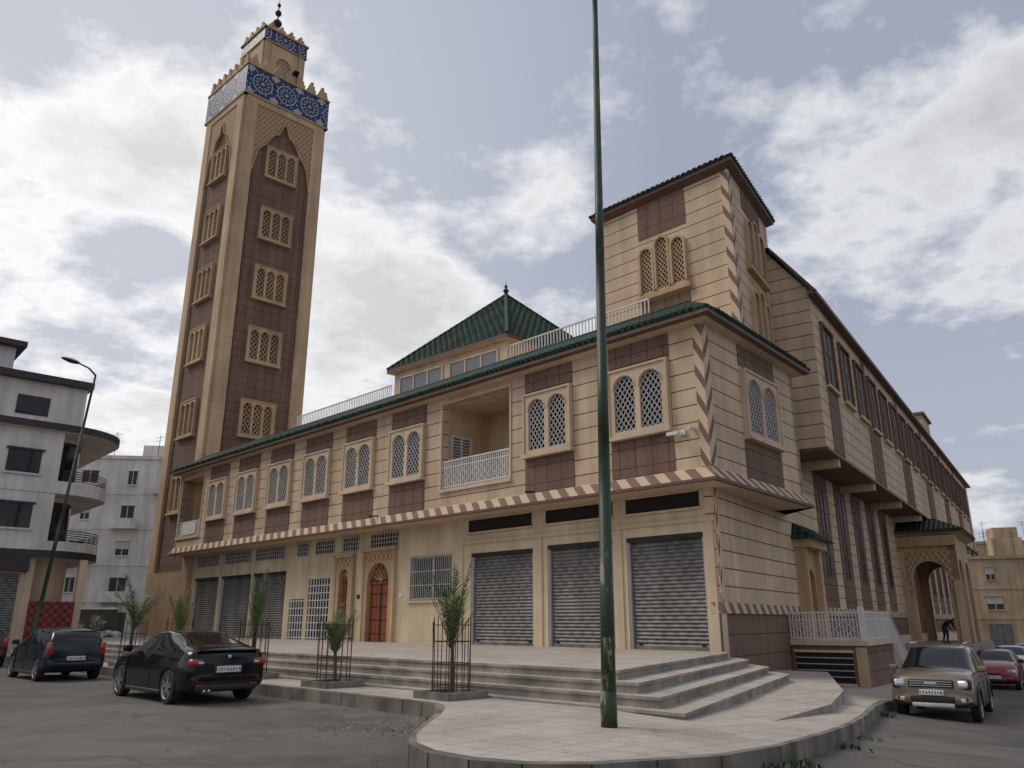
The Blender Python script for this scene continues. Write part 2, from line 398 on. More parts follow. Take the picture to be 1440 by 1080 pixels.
# ---- sidewalk with kerb
outer=[];inner=[]
for t in (44,36,28,20,14,9,5,2,0):
    p=V(-2,15.4,0)+uL*t; outer.append(p); inner.append(p-nL*3.6)
bulb=[((-1.6,14.95),(1.2,17)),((-1.33,14.5),(1.3,17)),((-1.22,13.9),(1.4,17)),((-1.2,12.8),(1.5,16.8)),((-1.27,11.6),(1.6,16.6)),((-1.3,10.7),(1.7,16.5)),((-1.2,9.95),(1.8,16.4)),((-.92,9.35),(2.0,16.4)),((-.45,8.88),(2.2,16.4)),((.1,8.62),(2.5,16.5)),((.8,8.6),(2.8,16.6)),((1.5,8.85),(3.2,17)),((2.3,9.4),(3.6,17.5)),((3.3,10.5),(4.2,18.5)),((4.5,12.2),(4.9,20)),((5.6,14.0),(5.4,21.4)),((6.8,16.2),(6,22.8)),((8.1,18.8),(6.5,24.5))]
for a,b in bulb: outer.append(V(*a,0)); inner.append(V(*b,0))
q=V(9.4,21.1,0)
for t in (0,1.5,3,6,10,15,20,30,45,62):
    p=q+uW*t; outer.append(p); inner.append(p-nW*4.3)
def dens(P,n=3):
    o=[]
    for i in range(len(P)-1):
        for k in range(n): o.append(P[i].lerp(P[i+1],k/n))
    o.append(P[-1]); return o
outer=dens(outer);inner=dens(inner)
mb=MB(); NR=10; KH=.24
def rz(p): return V(p.x,p.y,zg(p.x)+KH)
rows=[[o.lerp(i,(.0 if k==0 else k/NR)) for k in range(NR+1)] for o,i in zip(outer,inner)]
for r_,o,i in zip(rows,outer,inner): r_[0]=o+(i-o).normalized()*.18
for a,b in zip(rows[:-1],rows[1:]):
    for k in range(NR): mb.poly([rz(a[k]),rz(b[k]),rz(b[k+1]),rz(a[k+1])],M_pave)
for i in range(len(outer)-1):
    a,b=outer[i],outer[i+1]; a2,b2=rows[i][0],rows[i+1][0]
    mb.poly([rz(a),rz(b),rz(b2),rz(a2)],M_kerb)
    mb.poly([rz(a),rz(b),rz(b)-V(0,0,.6),rz(a)-V(0,0,.6)],M_kerb)
    if i%3==0:
        d=(b-a).normalized()*.008; n_=(a-a2).normalized()*.004
        mb.poly([rz(a)+n_-d,rz(a)+n_+d,rz(a)+n_+d-V(0,0,.4),rz(a)+n_-d-V(0,0,.4)],M_dark)
mb.obj('sidewalk')

# ---- plaza and steps
mb=MB()
Ks=[(1.85,14.6),(2.1,14.0),(2.35,13.4),(2.6,12.8)]; zs_=[.80,.63,.455,.28]
for i,(k,z) in enumerate(zip(Ks,zs_)):
    K=V(*k,0); E=C0+nW*(.3+.5*i)+uW*(-.6+.1*i); F=C0+uW*(.4+.7*i)-nW*.3; A=K+uL*(37)
    pts=[K,E,F,V(6.6,26.5,0),V(-19.5,50.5,0),A]
    mb.prism([(p.x,p.y) for p in pts],-1.6,z-.05,M_step,M_pave)
    big=offset([tuple(A[:2]),tuple(K[:2]),tuple(E[:2]),tuple(F[:2])],.035)
    mb.prism([(p.x,p.y) for p in [big[0],big[1],big[2],F,V(6.6,26.5,0),V(-19.5,50.5,0)]],z-.05,z,M_step,M_pave)
pl=[V(1.35,11.0,0),V(3.9,13.1,0),V(6.1,16.1,0),V(7.6,19.2,0),C0+uW*4.6+nW*1.6,C0+uW*4.8-nW*.3,V(5,24.5,0),V(2,16,0)]
mb.prism([(p.x,p.y) for p in pl],-1.6,.10,M_step,M_pave)
mb.obj('plaza')

# ============================ MOSQUE ============================
mosque=empty('mosque')
mb=MB(); GLs=35.8; T=.25
ops=[(.45,3.3,.8,4.2,'sh'),(3.85,6.75,.8,4.2,'sh'),(7.45,10.75,.8,4.15,'sh'),(11.9,14.5,2.5,4.2,'bar'),
 (15.55,17.75,.8,4.6,'door'),(18.65,20.0,.8,4.45,'door2'),(20.6,22.5,.8,3.6,'wg'),(22.8,24.2,.8,2.7,'wg'),
 (24.7,28.15,.8,4.1,'sh'),(28.4,31.9,.8,4.1,'sh'),(32.25,35.4,.8,4.1,'sh')]
cur=0.0
for a,b,z0,z1,k in ops:
    mb.fbox(FG,cur,a,-T,0,-.5,5.5,M_cream)
    if z0>.81: mb.fbox(FG,a,b,-T,0,-.5,z0,M_cream)
    mb.fbox(FG,a,b,-T,0,z1,5.5,M_cream)
    cur=b
mb.fbox(FG,cur,GLs,-T,0,-.5,5.5,M_cream)
pts=[FG.P(.3,-.6,0),FW.P(57,-.3,0),FW.P(57,-20,0),FG.P(35,-18,0),FG.P(35.5,-.6,0)]
mb.prism([(p.x,p.y) for p in pts],-1.5,5.45,M_dark)
def W_(s0,s1,z0,z1,m,d0=-.3,d1=0): mb.fbox(FW,s0,s1,d0,d1,z0,z1,m)
W_(0,7.2,2.15,5.5,M_siding); W_(7.2,58,2.15,8.0,M_siding)
W_(0,58,-1.5,1.85,M_brown,-.3,-.02); mb.fbox(FW,-.03,58,-.3,.05,1.85,2.15,M_stripe)
mb.fbox(FW,-.03,6.4,-.3,.0,-1.5,.05,M_step)
mb.fbox(FW,10,58,0,.06,-1.5,.9,M_cream2)
for s in (.2,3.58,7.1,11.3): mb.fbox(FG,s-.12,s+.12,0,.06,.8,4.55,M_cream2)
mb.fbox(FG,0,11.2,0,.08,4.5,4.62,M_cream2)
mb.obj('ground_floor_walls',mosque)
mb=MB()
for a,b,z0,z1,k in ops:
    if k=='sh':
        mb.fbox(FG,a,b,-.2,-.14,z0,z1,M_shut); mb.fbox(FG,a,b,-.2,-.1,z0,z0+.1,M_kerb)
        mb.fbox(FG,a,a+.07,-.14,-.05,z0,z1,M_wgrey); mb.fbox(FG,b-.07,b,-.14,-.05,z0,z1,M_wgrey)
        mb.fbox(FG,a,b,-.14,-.02,z1-.14,z1,M_iron)
        for q_ in (a+.3,b-.3): mb.fbox(FG,q_-.06,q_+.06,-.14,-.11,z0+.12,z0+.2,M_iron)
    elif k=='bar':
        mb.fbox(FG,a,b,-.2,-.18,z0,z1,M_glass)
        mb.fbox(FG,a,b,-.18,-.14,z0,z0+.05,M_white); mb.fbox(FG,a,b,-.18,-.14,z1-.05,z1,M_white)
        mb.fbox(FG,(a+b)/2-.04,(a+b)/2+.04,-.18,-.14,z0,z1,M_white)
        s=a+.05
        while s<b: mb.fbox(FG,s-.012,s+.012,.02,.045,z0-.05,z1+.05,M_wgrey); s+=.12
        for z in (z0,z0+.55,z0+1.1,z1): mb.fbox(FG,a-.05,b+.05,.018,.04,z-.015,z+.015,M_wgrey)
        mb.fbox(FG,a-.1,b+.1,0,.1,z0-.14,z0-.06,M_cream2)
    elif k=='wg':
        mb.fbox(FG,a,b,-.2,-.18,z0,z1,M_glass)
        s=a
        while s<b+.01: mb.fbox(FG,s-.022,s+.022,-.04,.0,z0,z1,M_white); s+=.24
        z=z0+.1
        while z<z1+.01: mb.fbox(FG,a,b,-.05,-.01,z-.02,z+.02,M_white); z+=.34
    else:
        c=(a+b)/2; hw=(b-a)/2-.32
        arch_plate(mb,FG,a,b,.8,z1,[(c,hw,.8,z1-.5-hw)],-.2,.12,M_tanD)
        mb.fbox(FG,a-.14,b+.14,0,.22,z1,z1+.16,M_tan); mb.fbox(FG,a-.1,a+.06,0,.17,.8,z1,M_tan); mb.fbox(FG,b-.06,b+.1,0,.17,.8,z1,M_tan)
        mb.fbox(FG,a+.1,b-.1,.12,.13,z1-.42,z1-.06,M_sebka)
        mb.fbox(FG,a+.05,b-.05,-.2,-.1,.8,z1-.1,M_wood)
        mb.fbox(FG,c-.02,c+.02,-.1,-.07,.8,z1-.5-hw,M_dark)
        mb.fbox(FG,a+.1,b-.1,-.1,-.05,z1-.62-hw,z1-.5-hw,M_wood)
        for q in range(-3,4):
            an=q*.4; mb.bar(FG.P(c,-.06,z1-.5-hw),FG.P(c+hw*math.sin(an),-.06,z1-.5-hw+hw*math.cos(an)),.02,M_tan,4)
for a,b in ((.5,3.25),(3.8,6.8),(7.5,10.9)):
    mb.fbox(FG,a,b,.005,.02,4.95,5.42,M_dark); mb.fbox(FG,a,b,.02,.06,5.42,5.47,M_cream2); mb.fbox(FG,a-.05,b+.05,.02,.1,4.88,4.95,M_cream2)
for a,b in ((15.4,17.4),(18.4,19.7),(20.4,22.0),(22.7,23.7),(25,28),(28.6,31.6),(32.4,35.2)):
    mb.fbox(FG,a,b,.005,.02,4.75,5.35,M_dark)
    s=a
    while s<b+.01: mb.fbox(FG,s-.02,s+.02,.02,.05,4.75,5.35,M_wgrey); s+=.2
    for z in (4.75,4.95,5.15,5.35): mb.fbox(FG,a,b,.025,.055,z-.015,z+.015,M_wgrey)
mb.fbox(FG,15.0,15.25,0,.03,2.6,2.78,M_white); mb.fbox(FG,11.45,11.75,0,.12,1.6,2.1,M_wgrey); mb.fbox(FG,18.05,18.3,0,.03,2.6,2.78,M_blackband)
mb.obj('shop_shutters_and_doors',mosque)

# ---- first floor
LEN=37.2; RL=7.1
L1=C1+uL*LEN; R1=C1+uR*RL
path1=[(L1-nL*1.3)[:2],L1[:2],C1[:2],R1[:2],(R1-nR*1.6)[:2]]
mb=MB(); zb,zt=5.6,10.35
lg=[(8.2,12.05,6.6,10.05),(33.9,36.9,6.5,10.0)]
cur=0
for a,b,z0,z1 in lg:
    mb.fbox(FA,cur,a,-.3,0,zb,zt,M_siding); mb.fbox(FA,a,b,-.3,0,zb,z0,M_siding); mb.fbox(FA,a,b,-.3,0,z1,zt,M_siding); cur=b
    dd=-2.6 if a<20 else -1.1
    mb.fbox(FA,a-.15,b+.15,dd-.1,dd,z0-.1,z1+.1,M_cream2)
    mb.fbox(FA,a-.15,a,dd,-.3,z0-.1,z1+.1,M_cream2); mb.fbox(FA,b,b+.15,dd,-.3,z0-.1,z1+.1,M_cream2)
    mb.fbox(FA,a-.15,b+.15,dd,-.3,z1,z1+.1,M_cream2); mb.fbox(FA,a-.15,b+.15,dd,-.3,z0-.1,z0,M_cream2)
    mb.fbox(FA,a-.08,a,0,.05,z0,z1+.08,M_cream2); mb.fbox(FA,b,b+.08,0,.05,z0,z1+.08,M_cream2); mb.fbox(FA,a,b,0,.05,z1,z1+.08,M_cream2)
    mb.fbox(FA,a-.1,b+.1,0,.1,z0-.14,z0-.02,M_cream2)
mb.fbox(FA,cur,LEN,-.3,0,zb,zt,M_siding)
mb.fbox(FRt,.02,RL,-.3,0,zb,zt,M_siding)
mb.fbox(Fr(R1,-nR,uR),.0,2.5,-.3,0,zb,zt,M_siding)
mb.fbox(Fr(L1,-nL,uL),.0,1.3,-.3,0,zb,zt,M_siding)
inn=[C1-nL*.4+uR*.4,R1-nR*.35-uR*.2,V(9.3,30,0),FG.P(30,-14,0),L1-nL*3-uL*3,L1-nL*.35-uL*.35]
ipts=[(p.x,p.y) for p in inn]
mb.prism(ipts,5.5,5.6,M_cream2); mb.prism(ipts,10.2,11.15,M_cream2)
mb.obj('first_floor_walls',mosque)
mb=MB()
so=offset(path1,.24)
for a,b,c,d in ((so[1],so[2],FG.P(-.0,-.05,0),FG.P(36.5,-.05,0)),(so[2],so[3],FW.P(7.6,-.05,0),FG.P(0,-.05,0)),(so[3],so[4],FW.P(9,-.2,0),FW.P(7.6,-.05,0))):
    mb.poly([V(p.x,p.y,5.47) for p in (a,b,c,d)],M_cream2)
mb.obj('soffit',mosque)
mb=MB()
sweep(mb,path1,[(0.0,5.92),(.03,5.9),(.24,5.56),(.24,5.47),(.1,5.468)],[M_cream2,M_stripe,M_fascia,M_fascia])
sweep(mb,path1,[(0,10.3),(.35,10.36),(.52,10.42),(.52,10.56)],[M_cream2,M_fascia,M_fascia])
mb.obj('cornices',mosque)
mb=MB()
sweep(mb,path1,[(.54,10.54),(.56,10.62),(-.75,11.5),(-.75,11.1)],[M_tile,M_tile,M_cream2])
sweep(mb,path1,[(-.66,11.46),(-.82,11.58),(-.98,11.46)],M_tile)
s=.0
while s<LEN:
    mb.bar(FA.P(s,.585,10.6),FA.P(s,.40,10.73),.06,M_tile,5); s+=.24
s=.12
while s<RL:
    mb.bar(FRt.P(s,.585,10.6),FRt.P(s,.40,10.73),.06,M_tile,5); s+=.24
mb.fbox(FA,18.6,28.6,-2.3,-2.0,11.1,11.9,M_cream2)
mb.poly([FA.P(18.4,-1.7,11.75),FA.P(28.8,-1.7,11.75),FA.P(28.8,-2.6,12.35),FA.P(18.4,-2.6,12.35)],M_tile)
mb.poly([FA.P(18.4,-1.7,11.75),FA.P(28.8,-1.7,11.75),FA.P(28.8,-1.72,11.62),FA.P(18.4,-1.72,11.62)],M_fascia)
mb.obj('tile_skirt_roof',mosque)
mb=MB()
railing(mb,FA,3.0,9.9,-1.7,11.75,12.55,M_white,.16,.016); mb.fbox(FA,3,9.9,-1.8,-1.6,11.2,11.8,M_cream2)
railing(mb,FA,19.2,28.2,-2.55,12.3,13.0,M_white,.16,.016)
mb.obj('roof_railings',mosque)
strips=[(1.2,3.55),(5.15,7.4)]+[(13.1+3.52*k,15.45+3.52*k) for k in range(6)]
mb=MB(); mw=MB()
for a,b in strips:
    mb.fbox(FA,a,b,0,.035,9.6,10.3,M_brown); mb.fbox(FA,a,b,0,.035,5.93,7.1,M_brown)
    mb.fbox(FA,a,b,0,.008,7.1,9.6,M_brown)
    windowN(FA,(a+b)/2,b-a-.16,7.25,9.42,2,mw,m=.18,gap=.2,step=.19)
mb.fbox(FRt,2.45,5.3,0,.035,9.6,10.3,M_brown); mb.fbox(FRt,2.45,5.3,0,.035,5.93,7.1,M_brown)
windowN(FRt,3.87,2.6,7.25,9.42,2,mw,m=.19,gap=.2,step=.19)
mb.fbox(FA,-.02,.3,.0,.03,5.93,10.3,M_chev1); mb.fbox(FRt,-.02,.36,.0,.03,5.93,10.3,M_chev2)
mb.fbox(FW,-.02,.22,.0,.03,2.15,5.46,M_chev2)
mb.obj('brown_panels',mosque); mw.obj('lattice_windows',mosque)
mb=MB()
railing(mb,FA,8.2,12.05,-.06,6.6,7.72,M_white,.11,.016,True)
lattice(mb,FA,8.2,12.05,6.7,7.45,-.05,.35,.015,M_white,1.0,.01)
railing(mb,FA,33.9,36.9,-.06,6.5,7.4,M_white,.12,.016)
mb.fbox(FA,34.4,36.3,-.02,.03,6.6,7.3,M_white)
pts=[FA.P(9.0+1.0*math.cos(t*math.pi/12),-2.57,8.3+1.05*math.sin(t*math.pi/12)) for t in range(13)]+[FA.P(8.25,-2.57,6.6),FA.P(10.0,-2.57,6.6)]
mb.poly(pts,M_brownwood)
for t in range(1,12):
    an=t*math.pi/12; mb.bar(FA.P(9.0,-2.53,8.3),FA.P(9.0+.97*math.cos(an),-2.53,8.3+1.02*math.sin(an)),.025,M_dark,4)
for rr in (.45,.97):
    for t in range(12):
        a1=t*math.pi/12;a2=(t+1)*math.pi/12; mb.bar(FA.P(9.0+rr*math.cos(a1),-2.52,8.3+rr*1.06*math.sin(a1)),FA.P(9.0+rr*math.cos(a2),-2.52,8.3+rr*1.06*math.sin(a2)),.04,M_fascia,4)
FS=Fr(FA.P(12.05,0,0),-nL,-uL)
mb.fbox(FS,.5,1.5,0,.02,7.5,8.85,M_wglass)
for z in (7.5,8.85): mb.fbox(FS,.45,1.55,.02,.07,z-.04,z+.04,M_white)
for s in (.5,1.0,1.5): mb.fbox(FS,s-.03,s+.03,.02,.06,7.5,8.85,M_white)
z=7.6
while z<8.8: mb.fbox(FS,.5,1.5,.02,.04,z,z+.035,M_white); z+=.12
mb.fbox(FA,.75,.95,0,.1,6.95,7.1,M_white); mb.bar(FA.P(.85,.05,7.0),FA.P(.85,.45,7.0),.02,M_white); mb.fbox(FA,.75,1.15,.38,.48,6.9,7.0,M_white)
mb.fbox(FA,.4,.5,.03,.36,7.02,7.1,M_white)
mb.bar(FA.P(7.0,0,5.95),FA.P(7.0,.45,5.9),.035,M_iron,6); mb.bar(FA.P(16.2,0,5.95),FA.P(16.2,.45,5.9),.035,M_iron,6)
mb.obj('balcony_fittings',mosque)

# ---- corner tower
T0=V(8.04,25.71,0); uT=V(.536,.844,0); nT=V(.844,-.536,0)
FT=Fr(T0,uL,nL); FT2=Fr(T0,uT,nT); TW=6.1; TD=5.4; TZ=18.0
mb=MB()
p=[T0,T0+uT*TD,T0+uT*TD+uL*TW,T0+uL*TW]
mb.prism([(q.x,q.y) for q in p],10.5,TZ,M_siding)
tp=[(T0+uL*TW+uT*TD)[:2],(T0+uL*TW)[:2],T0[:2],(T0+uT*TD)[:2],(T0+uL*TW+uT*TD)[:2]]
sweep(mb,tp,[(0,TZ-.15),(.28,TZ+.02),(.3,TZ+.16)],[M_fascia,M_fascia])
sweep(mb,tp,[(.34,TZ+.14),(.36,TZ+.22),(-.3,TZ+.62),(-3,TZ+.62)],[M_tile,M_tile,M_tile])
for fr_,L_ in ((FT,TW),(FT2,TD)):
    s=0
    while s<L_: mb.bar(fr_.P(s,.36,TZ+.2),fr_.P(s,.2,TZ+.32),.06,M_tile,5); s+=.24
a,b=1.9,4.1
mb.fbox(FT,a,b,0,.035,16.35,TZ-.15,M_brown); mb.fbox(FT,a,b,0,.035,10.6,13.55,M_brown)
mb.fbox(FT,-.02,.28,0,.03,10.6,TZ-.15,M_chev1); mb.fbox(FT2,-.02,.34,0,.03,10.6,TZ-.15,M_chev2)
mb.fbox(FT2,1.6,4.1,0,.035,10.6,11.2,M_brown); mb.fbox(FT2,1.6,4.1,0,.035,17.0,TZ-.15,M_brown)
triple_arch(FT,3.0,2.2,13.75,16.15,mb,M_tan,M_tan)
triple_arch(FT2,2.85,2.4,14.5,16.9,mb,M_tan,M_tan)
triple_arch(FT2,2.85,2.4,11.5,13.9,mb,M_tan,M_tan)
mb.obj('corner_tower',mosque)

# ---- long prayer hall wing
mb=MB(); WL=57; WZ0=7.96; WZ=14.35
mb.fbox(FV,0,WL,-7,0,WZ0,WZ,M_siding)
mb.fbox(FW,8.2,57,-18,-.32,5,8.4,M_siding)
mb.fbox(FV,10,WL,-16,-7,8,11.2,M_siding)
ga=[FV.P(0,0,WZ),FV.P(0,-1.5,WZ+2.1),FV.P(0,-6.5,WZ+2.1),FV.P(0,-7,WZ)]; mb.poly(ga,M_siding)
gb=[FV.P(WL,0,WZ),FV.P(WL,-1.5,WZ+2.1),FV.P(WL,-6.5,WZ+2.1),FV.P(WL,-7,WZ)]; mb.poly(gb,M_siding)
mb.poly([FV.P(-.25,.32,WZ-.05),FV.P(WL+.3,.32,WZ-.05),FV.P(WL+.3,-1.3,WZ+2.2),FV.P(-.25,-1.3,WZ+2.2)],M_tile)
mb.poly([FV.P(-.25,-1.3,WZ+2.2),FV.P(WL,-1.3,WZ+2.2),FV.P(WL,-7,WZ+2.2),FV.P(-.25,-7,WZ+2.2)],M_kerb)
mb.fbox(FV,-.2,WL+.3,0,.34,WZ-.22,WZ-.06,M_fascia)
mb.poly([FV.P(-.25,.32,WZ-.05),FV.P(-.25,.32,WZ-.2),FV.P(-.25,-1.3,WZ+2.05),FV.P(-.25,-1.3,WZ+2.2)],M_fascia)
mb.poly([FV.P(-.25,.32,WZ-.2),FV.P(0,.32,WZ-.2),FV.P(0,-1.3,WZ+2.05),FV.P(-.25,-1.3,WZ+2.05)],M_fascia)
mb.fbox(FV,-.06,WL,-1.8,.06,WZ0-.12,WZ0,M_fascia)
k=0; s=1.3
while s<WL-2:
    mb.fbox(FV,s,s+1.75,0,.03,10.75,13.3,M_brownwood)
    mb.fbox(FV,s+.15,s+1.6,.03,.04,10.9,13.15,M_brownglass)
    mb.fbox(FV,s+.83,s+.92,.04,.07,10.9,13.15,M_brownwood); mb.fbox(FV,s+.15,s+1.6,.04,.07,12.2,12.28,M_brownwood)
    mb.fbox(FV,s-.08,s,0,.12,10.7,13.4,M_brown); mb.fbox(FV,s+1.75,s+1.83,0,.12,10.7,13.4,M_brown); mb.fbox(FV,s-.08,s+1.83,0,.14,13.3,13.42,M_brown); mb.fbox(FV,s-.08,s+1.83,0,.16,10.62,10.75,M_cream2)
    if k%3==2: mb.fbox(FV,s+2.0,s+2.75,0,.035,8.0,14.1,M_brown)
    elif k%3==0: mb.fbox(FV,s+.0,s+1.75,0,.035,8.0,10.6,M_brown)
    s+=3.0; k+=1
mb.fbox(FV,40,44,-4.5,-1,14,18.0,M_siding); mb.fbox(FV,39.8,44.2,-4.7,-.8,18.0,18.2,M_fascia)
s=8.7+3.5; k=0
while s<56:
    if not (31<s+2 and s<38.5):
        mb.fbox(FW,s,s+2.1,0,.04,2.2,7.8,M_brown)
        mb.fbox(FW,s+.5,s+1.6,.04,.06,3.4,7.3,M_brownwood); mb.fbox(FW,s+.62,s+1.48,.06,.07,3.5,7.2,M_brownglass)
        for q in (s+1.05,): mb.fbox(FW,q-.03,q+.03,.07,.1,3.5,7.2,M_brownwood)
        for z in (4.4,5.3,6.2): mb.fbox(FW,s+.62,s+1.48,.07,.1,z-.03,z+.03,M_brownwood)
    s+=3.5
s=2
while s<56: mb.fbox(FV,s,s+.25,-1.7,-.05,WZ0-.45,WZ0-.12,M_cream2); s+=7
mb.obj('prayer_hall_wing',mosque)

# ---- side door, terrace, stairs
mb=MB()
c=9.3; arch_plate(mb,FW,c-.95,c+.95,1.0,4.5,[(c,.55,1.0,3.0)],.02,.22,M_tanD)
mb.fbox(FW,c-.9,c+.9,0,.06,1.0,3.9,M_wood)
mb.fbox(FW,c-1.1,c-.85,0,.4,1.0,4.3,M_tan); mb.fbox(FW,c+.85,c+1.1,0,.4,1.0,4.3,M_tan); mb.fbox(FW,c-1.2,c+1.2,0,.65,4.3,4.6,M_tan)
a=[FW.P(c-1.45,.95,4.6),FW.P(c+1.45,.95,4.6),FW.P(c+1.1,0,5.25),FW.P(c-1.1,0,5.25)]
mb.poly(a,M_tile); mb.poly([a[0],a[3],FW.P(c-1.45,0,4.6)],M_tile); mb.poly([a[1],a[2],FW.P(c+1.45,0,4.6)],M_tile); mb.poly([a[0],a[1],FW.P(c+1.45,0,4.6),FW.P(c-1.45,0,4.6)],M_fascia)
ta,tb,td=6.5,11.2,2.45
mb.fbox(FW,ta,tb,0,td,-1.4,.85,M_brown); mb.fbox(FW,ta-.1,tb+.1,0,td+.1,.85,1.0,M_cream2)
FTt=Fr(FW.P(ta,0,0),nW,-uW)
mb.fbox(FTt,.15,2.0,.0,.03,-.35,.62,M_dark); mb.fbox(FTt,.1,2.05,.03,.07,.62,.7,M_cream2); mb.fbox(FTt,.1,2.05,.03,.07,-.45,-.35,M_cream2)
for z in (-.15,.05,.25,.45): mb.fbox(FTt,.15,2.0,.03,.05,z-.015,z+.015,M_wgrey)
mb.fbox(FTt,2.12,2.46,.0,.05,-1.3,.8,M_tan)
railing(mb,FTt,.05,2.4,.02,1.0,1.95,M_white,.11,.016,True)
lattice(mb,FTt,.05,2.4,1.08,1.7,.02,.3,.015,M_white,1.0,.01)
mb.fbox(FTt,2.33,2.5,-.06,.1,1.0,2.1,M_white)
FTs=Fr(FW.P(ta,td,0),uW,nW)
railing(mb,FTs,.1,tb-ta,0,1.0,1.95,M_white,.11,.016,True)
for i in range(11):
    z=1.0-.16*(i+1); mb.fbox(FW,tb+.3*i,tb+.3*(i+1),.0,td,-1.5,z,M_step)
    mb.fbox(FW,tb+.3*i+.1,tb+.3*i+.14,td-.04,td,z,z+1.05,M_white); mb.fbox(FW,tb+.3*i+.24,tb+.3*i+.28,td-.04,td,z,z+.98,M_white)
mb.bar(FW.P(tb,td,1.95),FW.P(tb+3.3,td,.2),.035,M_white,6); mb.bar(FW.P(tb,td,1.15),FW.P(tb+3.3,td,-.6),.02,M_white,6)
mb.obj('side_terrace',mosque)
# ---- portico
mb=MB(); pa,pb,pd=31.3,38.2,3.1
mb.fbox(FW,25.5,pb+1,0,3.7,-1.3,.45,M_step)
for i in range(3): mb.fbox(FW,25.5-.3*(i+1),25.5-.3*i,0,3.7,-1.3,.45-.2*(i+1),M_step)
FP1=Fr(FW.P(pa,0,0),nW,-uW); FP2=Fr(FW.P(pa,pd,0),uW,nW); FP3=Fr(FW.P(pb,0,0),nW,uW)
arch_plate(mb,FP1,0,pd,.45,6.6,[(1.55,.95,.45,4.2)],-.4,0,M_tan,12); arch_plate(mb,FP3,0,pd,.45,6.6,[(1.55,.95,.45,4.2)],-.4,0,M_tan,12)
arch_plate(mb,FP2,0,pb-pa,.45,6.6,[(1.7,1.1,.45,4.2),(5.2,1.1,.45,4.2)],-.4,0,M_tan,12)
arch_plate(mb,FP1,.35,pd-.35,3.3,5.7,[(1.55,1.0,3.3,4.25)],0.0,.06,M_sebka,12)
for q in (.0,pd-.35): mb.fbox(FP1,q,q+.35,0,.14,.45,4.0,M_tanB)
mb.fbox(FP1,-.1,pd+.1,0,.3,6.0,6.6,M_tanD)
pp=[FW.P(pa,-.1,0)[:2],FW.P(pa,pd,0)[:2],FW.P(pb,pd,0)[:2],FW.P(pb,-.1,0)[:2]]
sweep(mb,pp,[(0,6.55),(.4,6.75),(.55,6.9),(.6,6.95),(-1.0,7.75)],[M_tan,M_fascia,M_tile,M_tile])
mb.poly([FW.P(pa+.9,-.1,7.72),FW.P(pa+.9,pd-.9,7.72),FW.P(pb-.9,pd-.9,7.72),FW.P(pb-.9,-.1,7.72)],M_tile)
mb.fbox(FW,pa+1,pb-1,0,.05,.45,4.5,M_wood)
mb.obj('entrance_portico',mosque)

# ---- pyramid skylight
Fp=V(-.23,34.0,0); Lp=V(-6.67,39.7,0); Rp=V(6.0,39.9,0); Bp=Lp+Rp-Fp; ap=V(-.33,39.8,18.85)
mb=MB(); ze=14.45; c=(Fp+Bp)/2
ins=lambda q,f: c+(q-c)*f
base=[ins(q,.93) for q in (Fp,Rp,Bp,Lp)]
mb.prism([(q.x,q.y) for q in base],10.8,14.3,M_cream2)
ev=[Fp,Rp,Bp,Lp]
for i in range(4):
    a=ev[i];b=ev[(i+1)%4]; mb.poly([a+V(0,0,ze),b+V(0,0,ze),ap],M_tile)
    mb.poly([a+V(0,0,ze),b+V(0,0,ze),b+V(0,0,ze-.2),a+V(0,0,ze-.2)],M_fascia)
    mb.bar(a+V(0,0,ze+.03),ap,.09,M_tile,6)
    L_=(b-a).length; nrt=int(L_/.24); mid=(a+b)/2+V(0,0,ze)
    for j in range(1,nrt):
        f=j/nrt; p0=a.lerp(b,f)+V(0,0,ze+.01); g=1-abs(2*f-1); p1=p0.lerp(p0+(ap-mid),g)
        if (p1-p0).length>.2: mb.bar(p0,p1,.032,M_tile,4)
mb.poly([a+V(0,0,ze-.2) for a in ev],M_cream2)
mb.lathe(ap,[(.16,-.1),(.1,.1),(.17,.25),(.05,.4),(.1,.5),(.02,.62),(.0,.95)],M_iron,10)
uP=(Lp-Fp).normalized(); nP=V(-.663,-.749,0)
FP=Fr(base[0],uP,nP); PL=(base[3]-base[0]).length
for a,b in ((.55,3.75),(4.3,7.5)):
    mb.fbox(FP,a,b,0,.03,12.65,13.85,M_wglass)
    for s in (a,(2*a+b)/3,(a+2*b)/3,b): mb.fbox(FP,s-.04,s+.04,.03,.08,12.6,13.9,M_cream)
    mb.fbox(FP,a-.05,b+.05,.03,.1,12.52,12.64,M_cream); mb.fbox(FP,a-.05,b+.05,.03,.08,13.85,13.95,M_cream)
mb.fbox(FP,-.1,PL+.1,0,.2,12.2,12.4,M_cream)
mb.obj('pyramid_skylight',mosque)

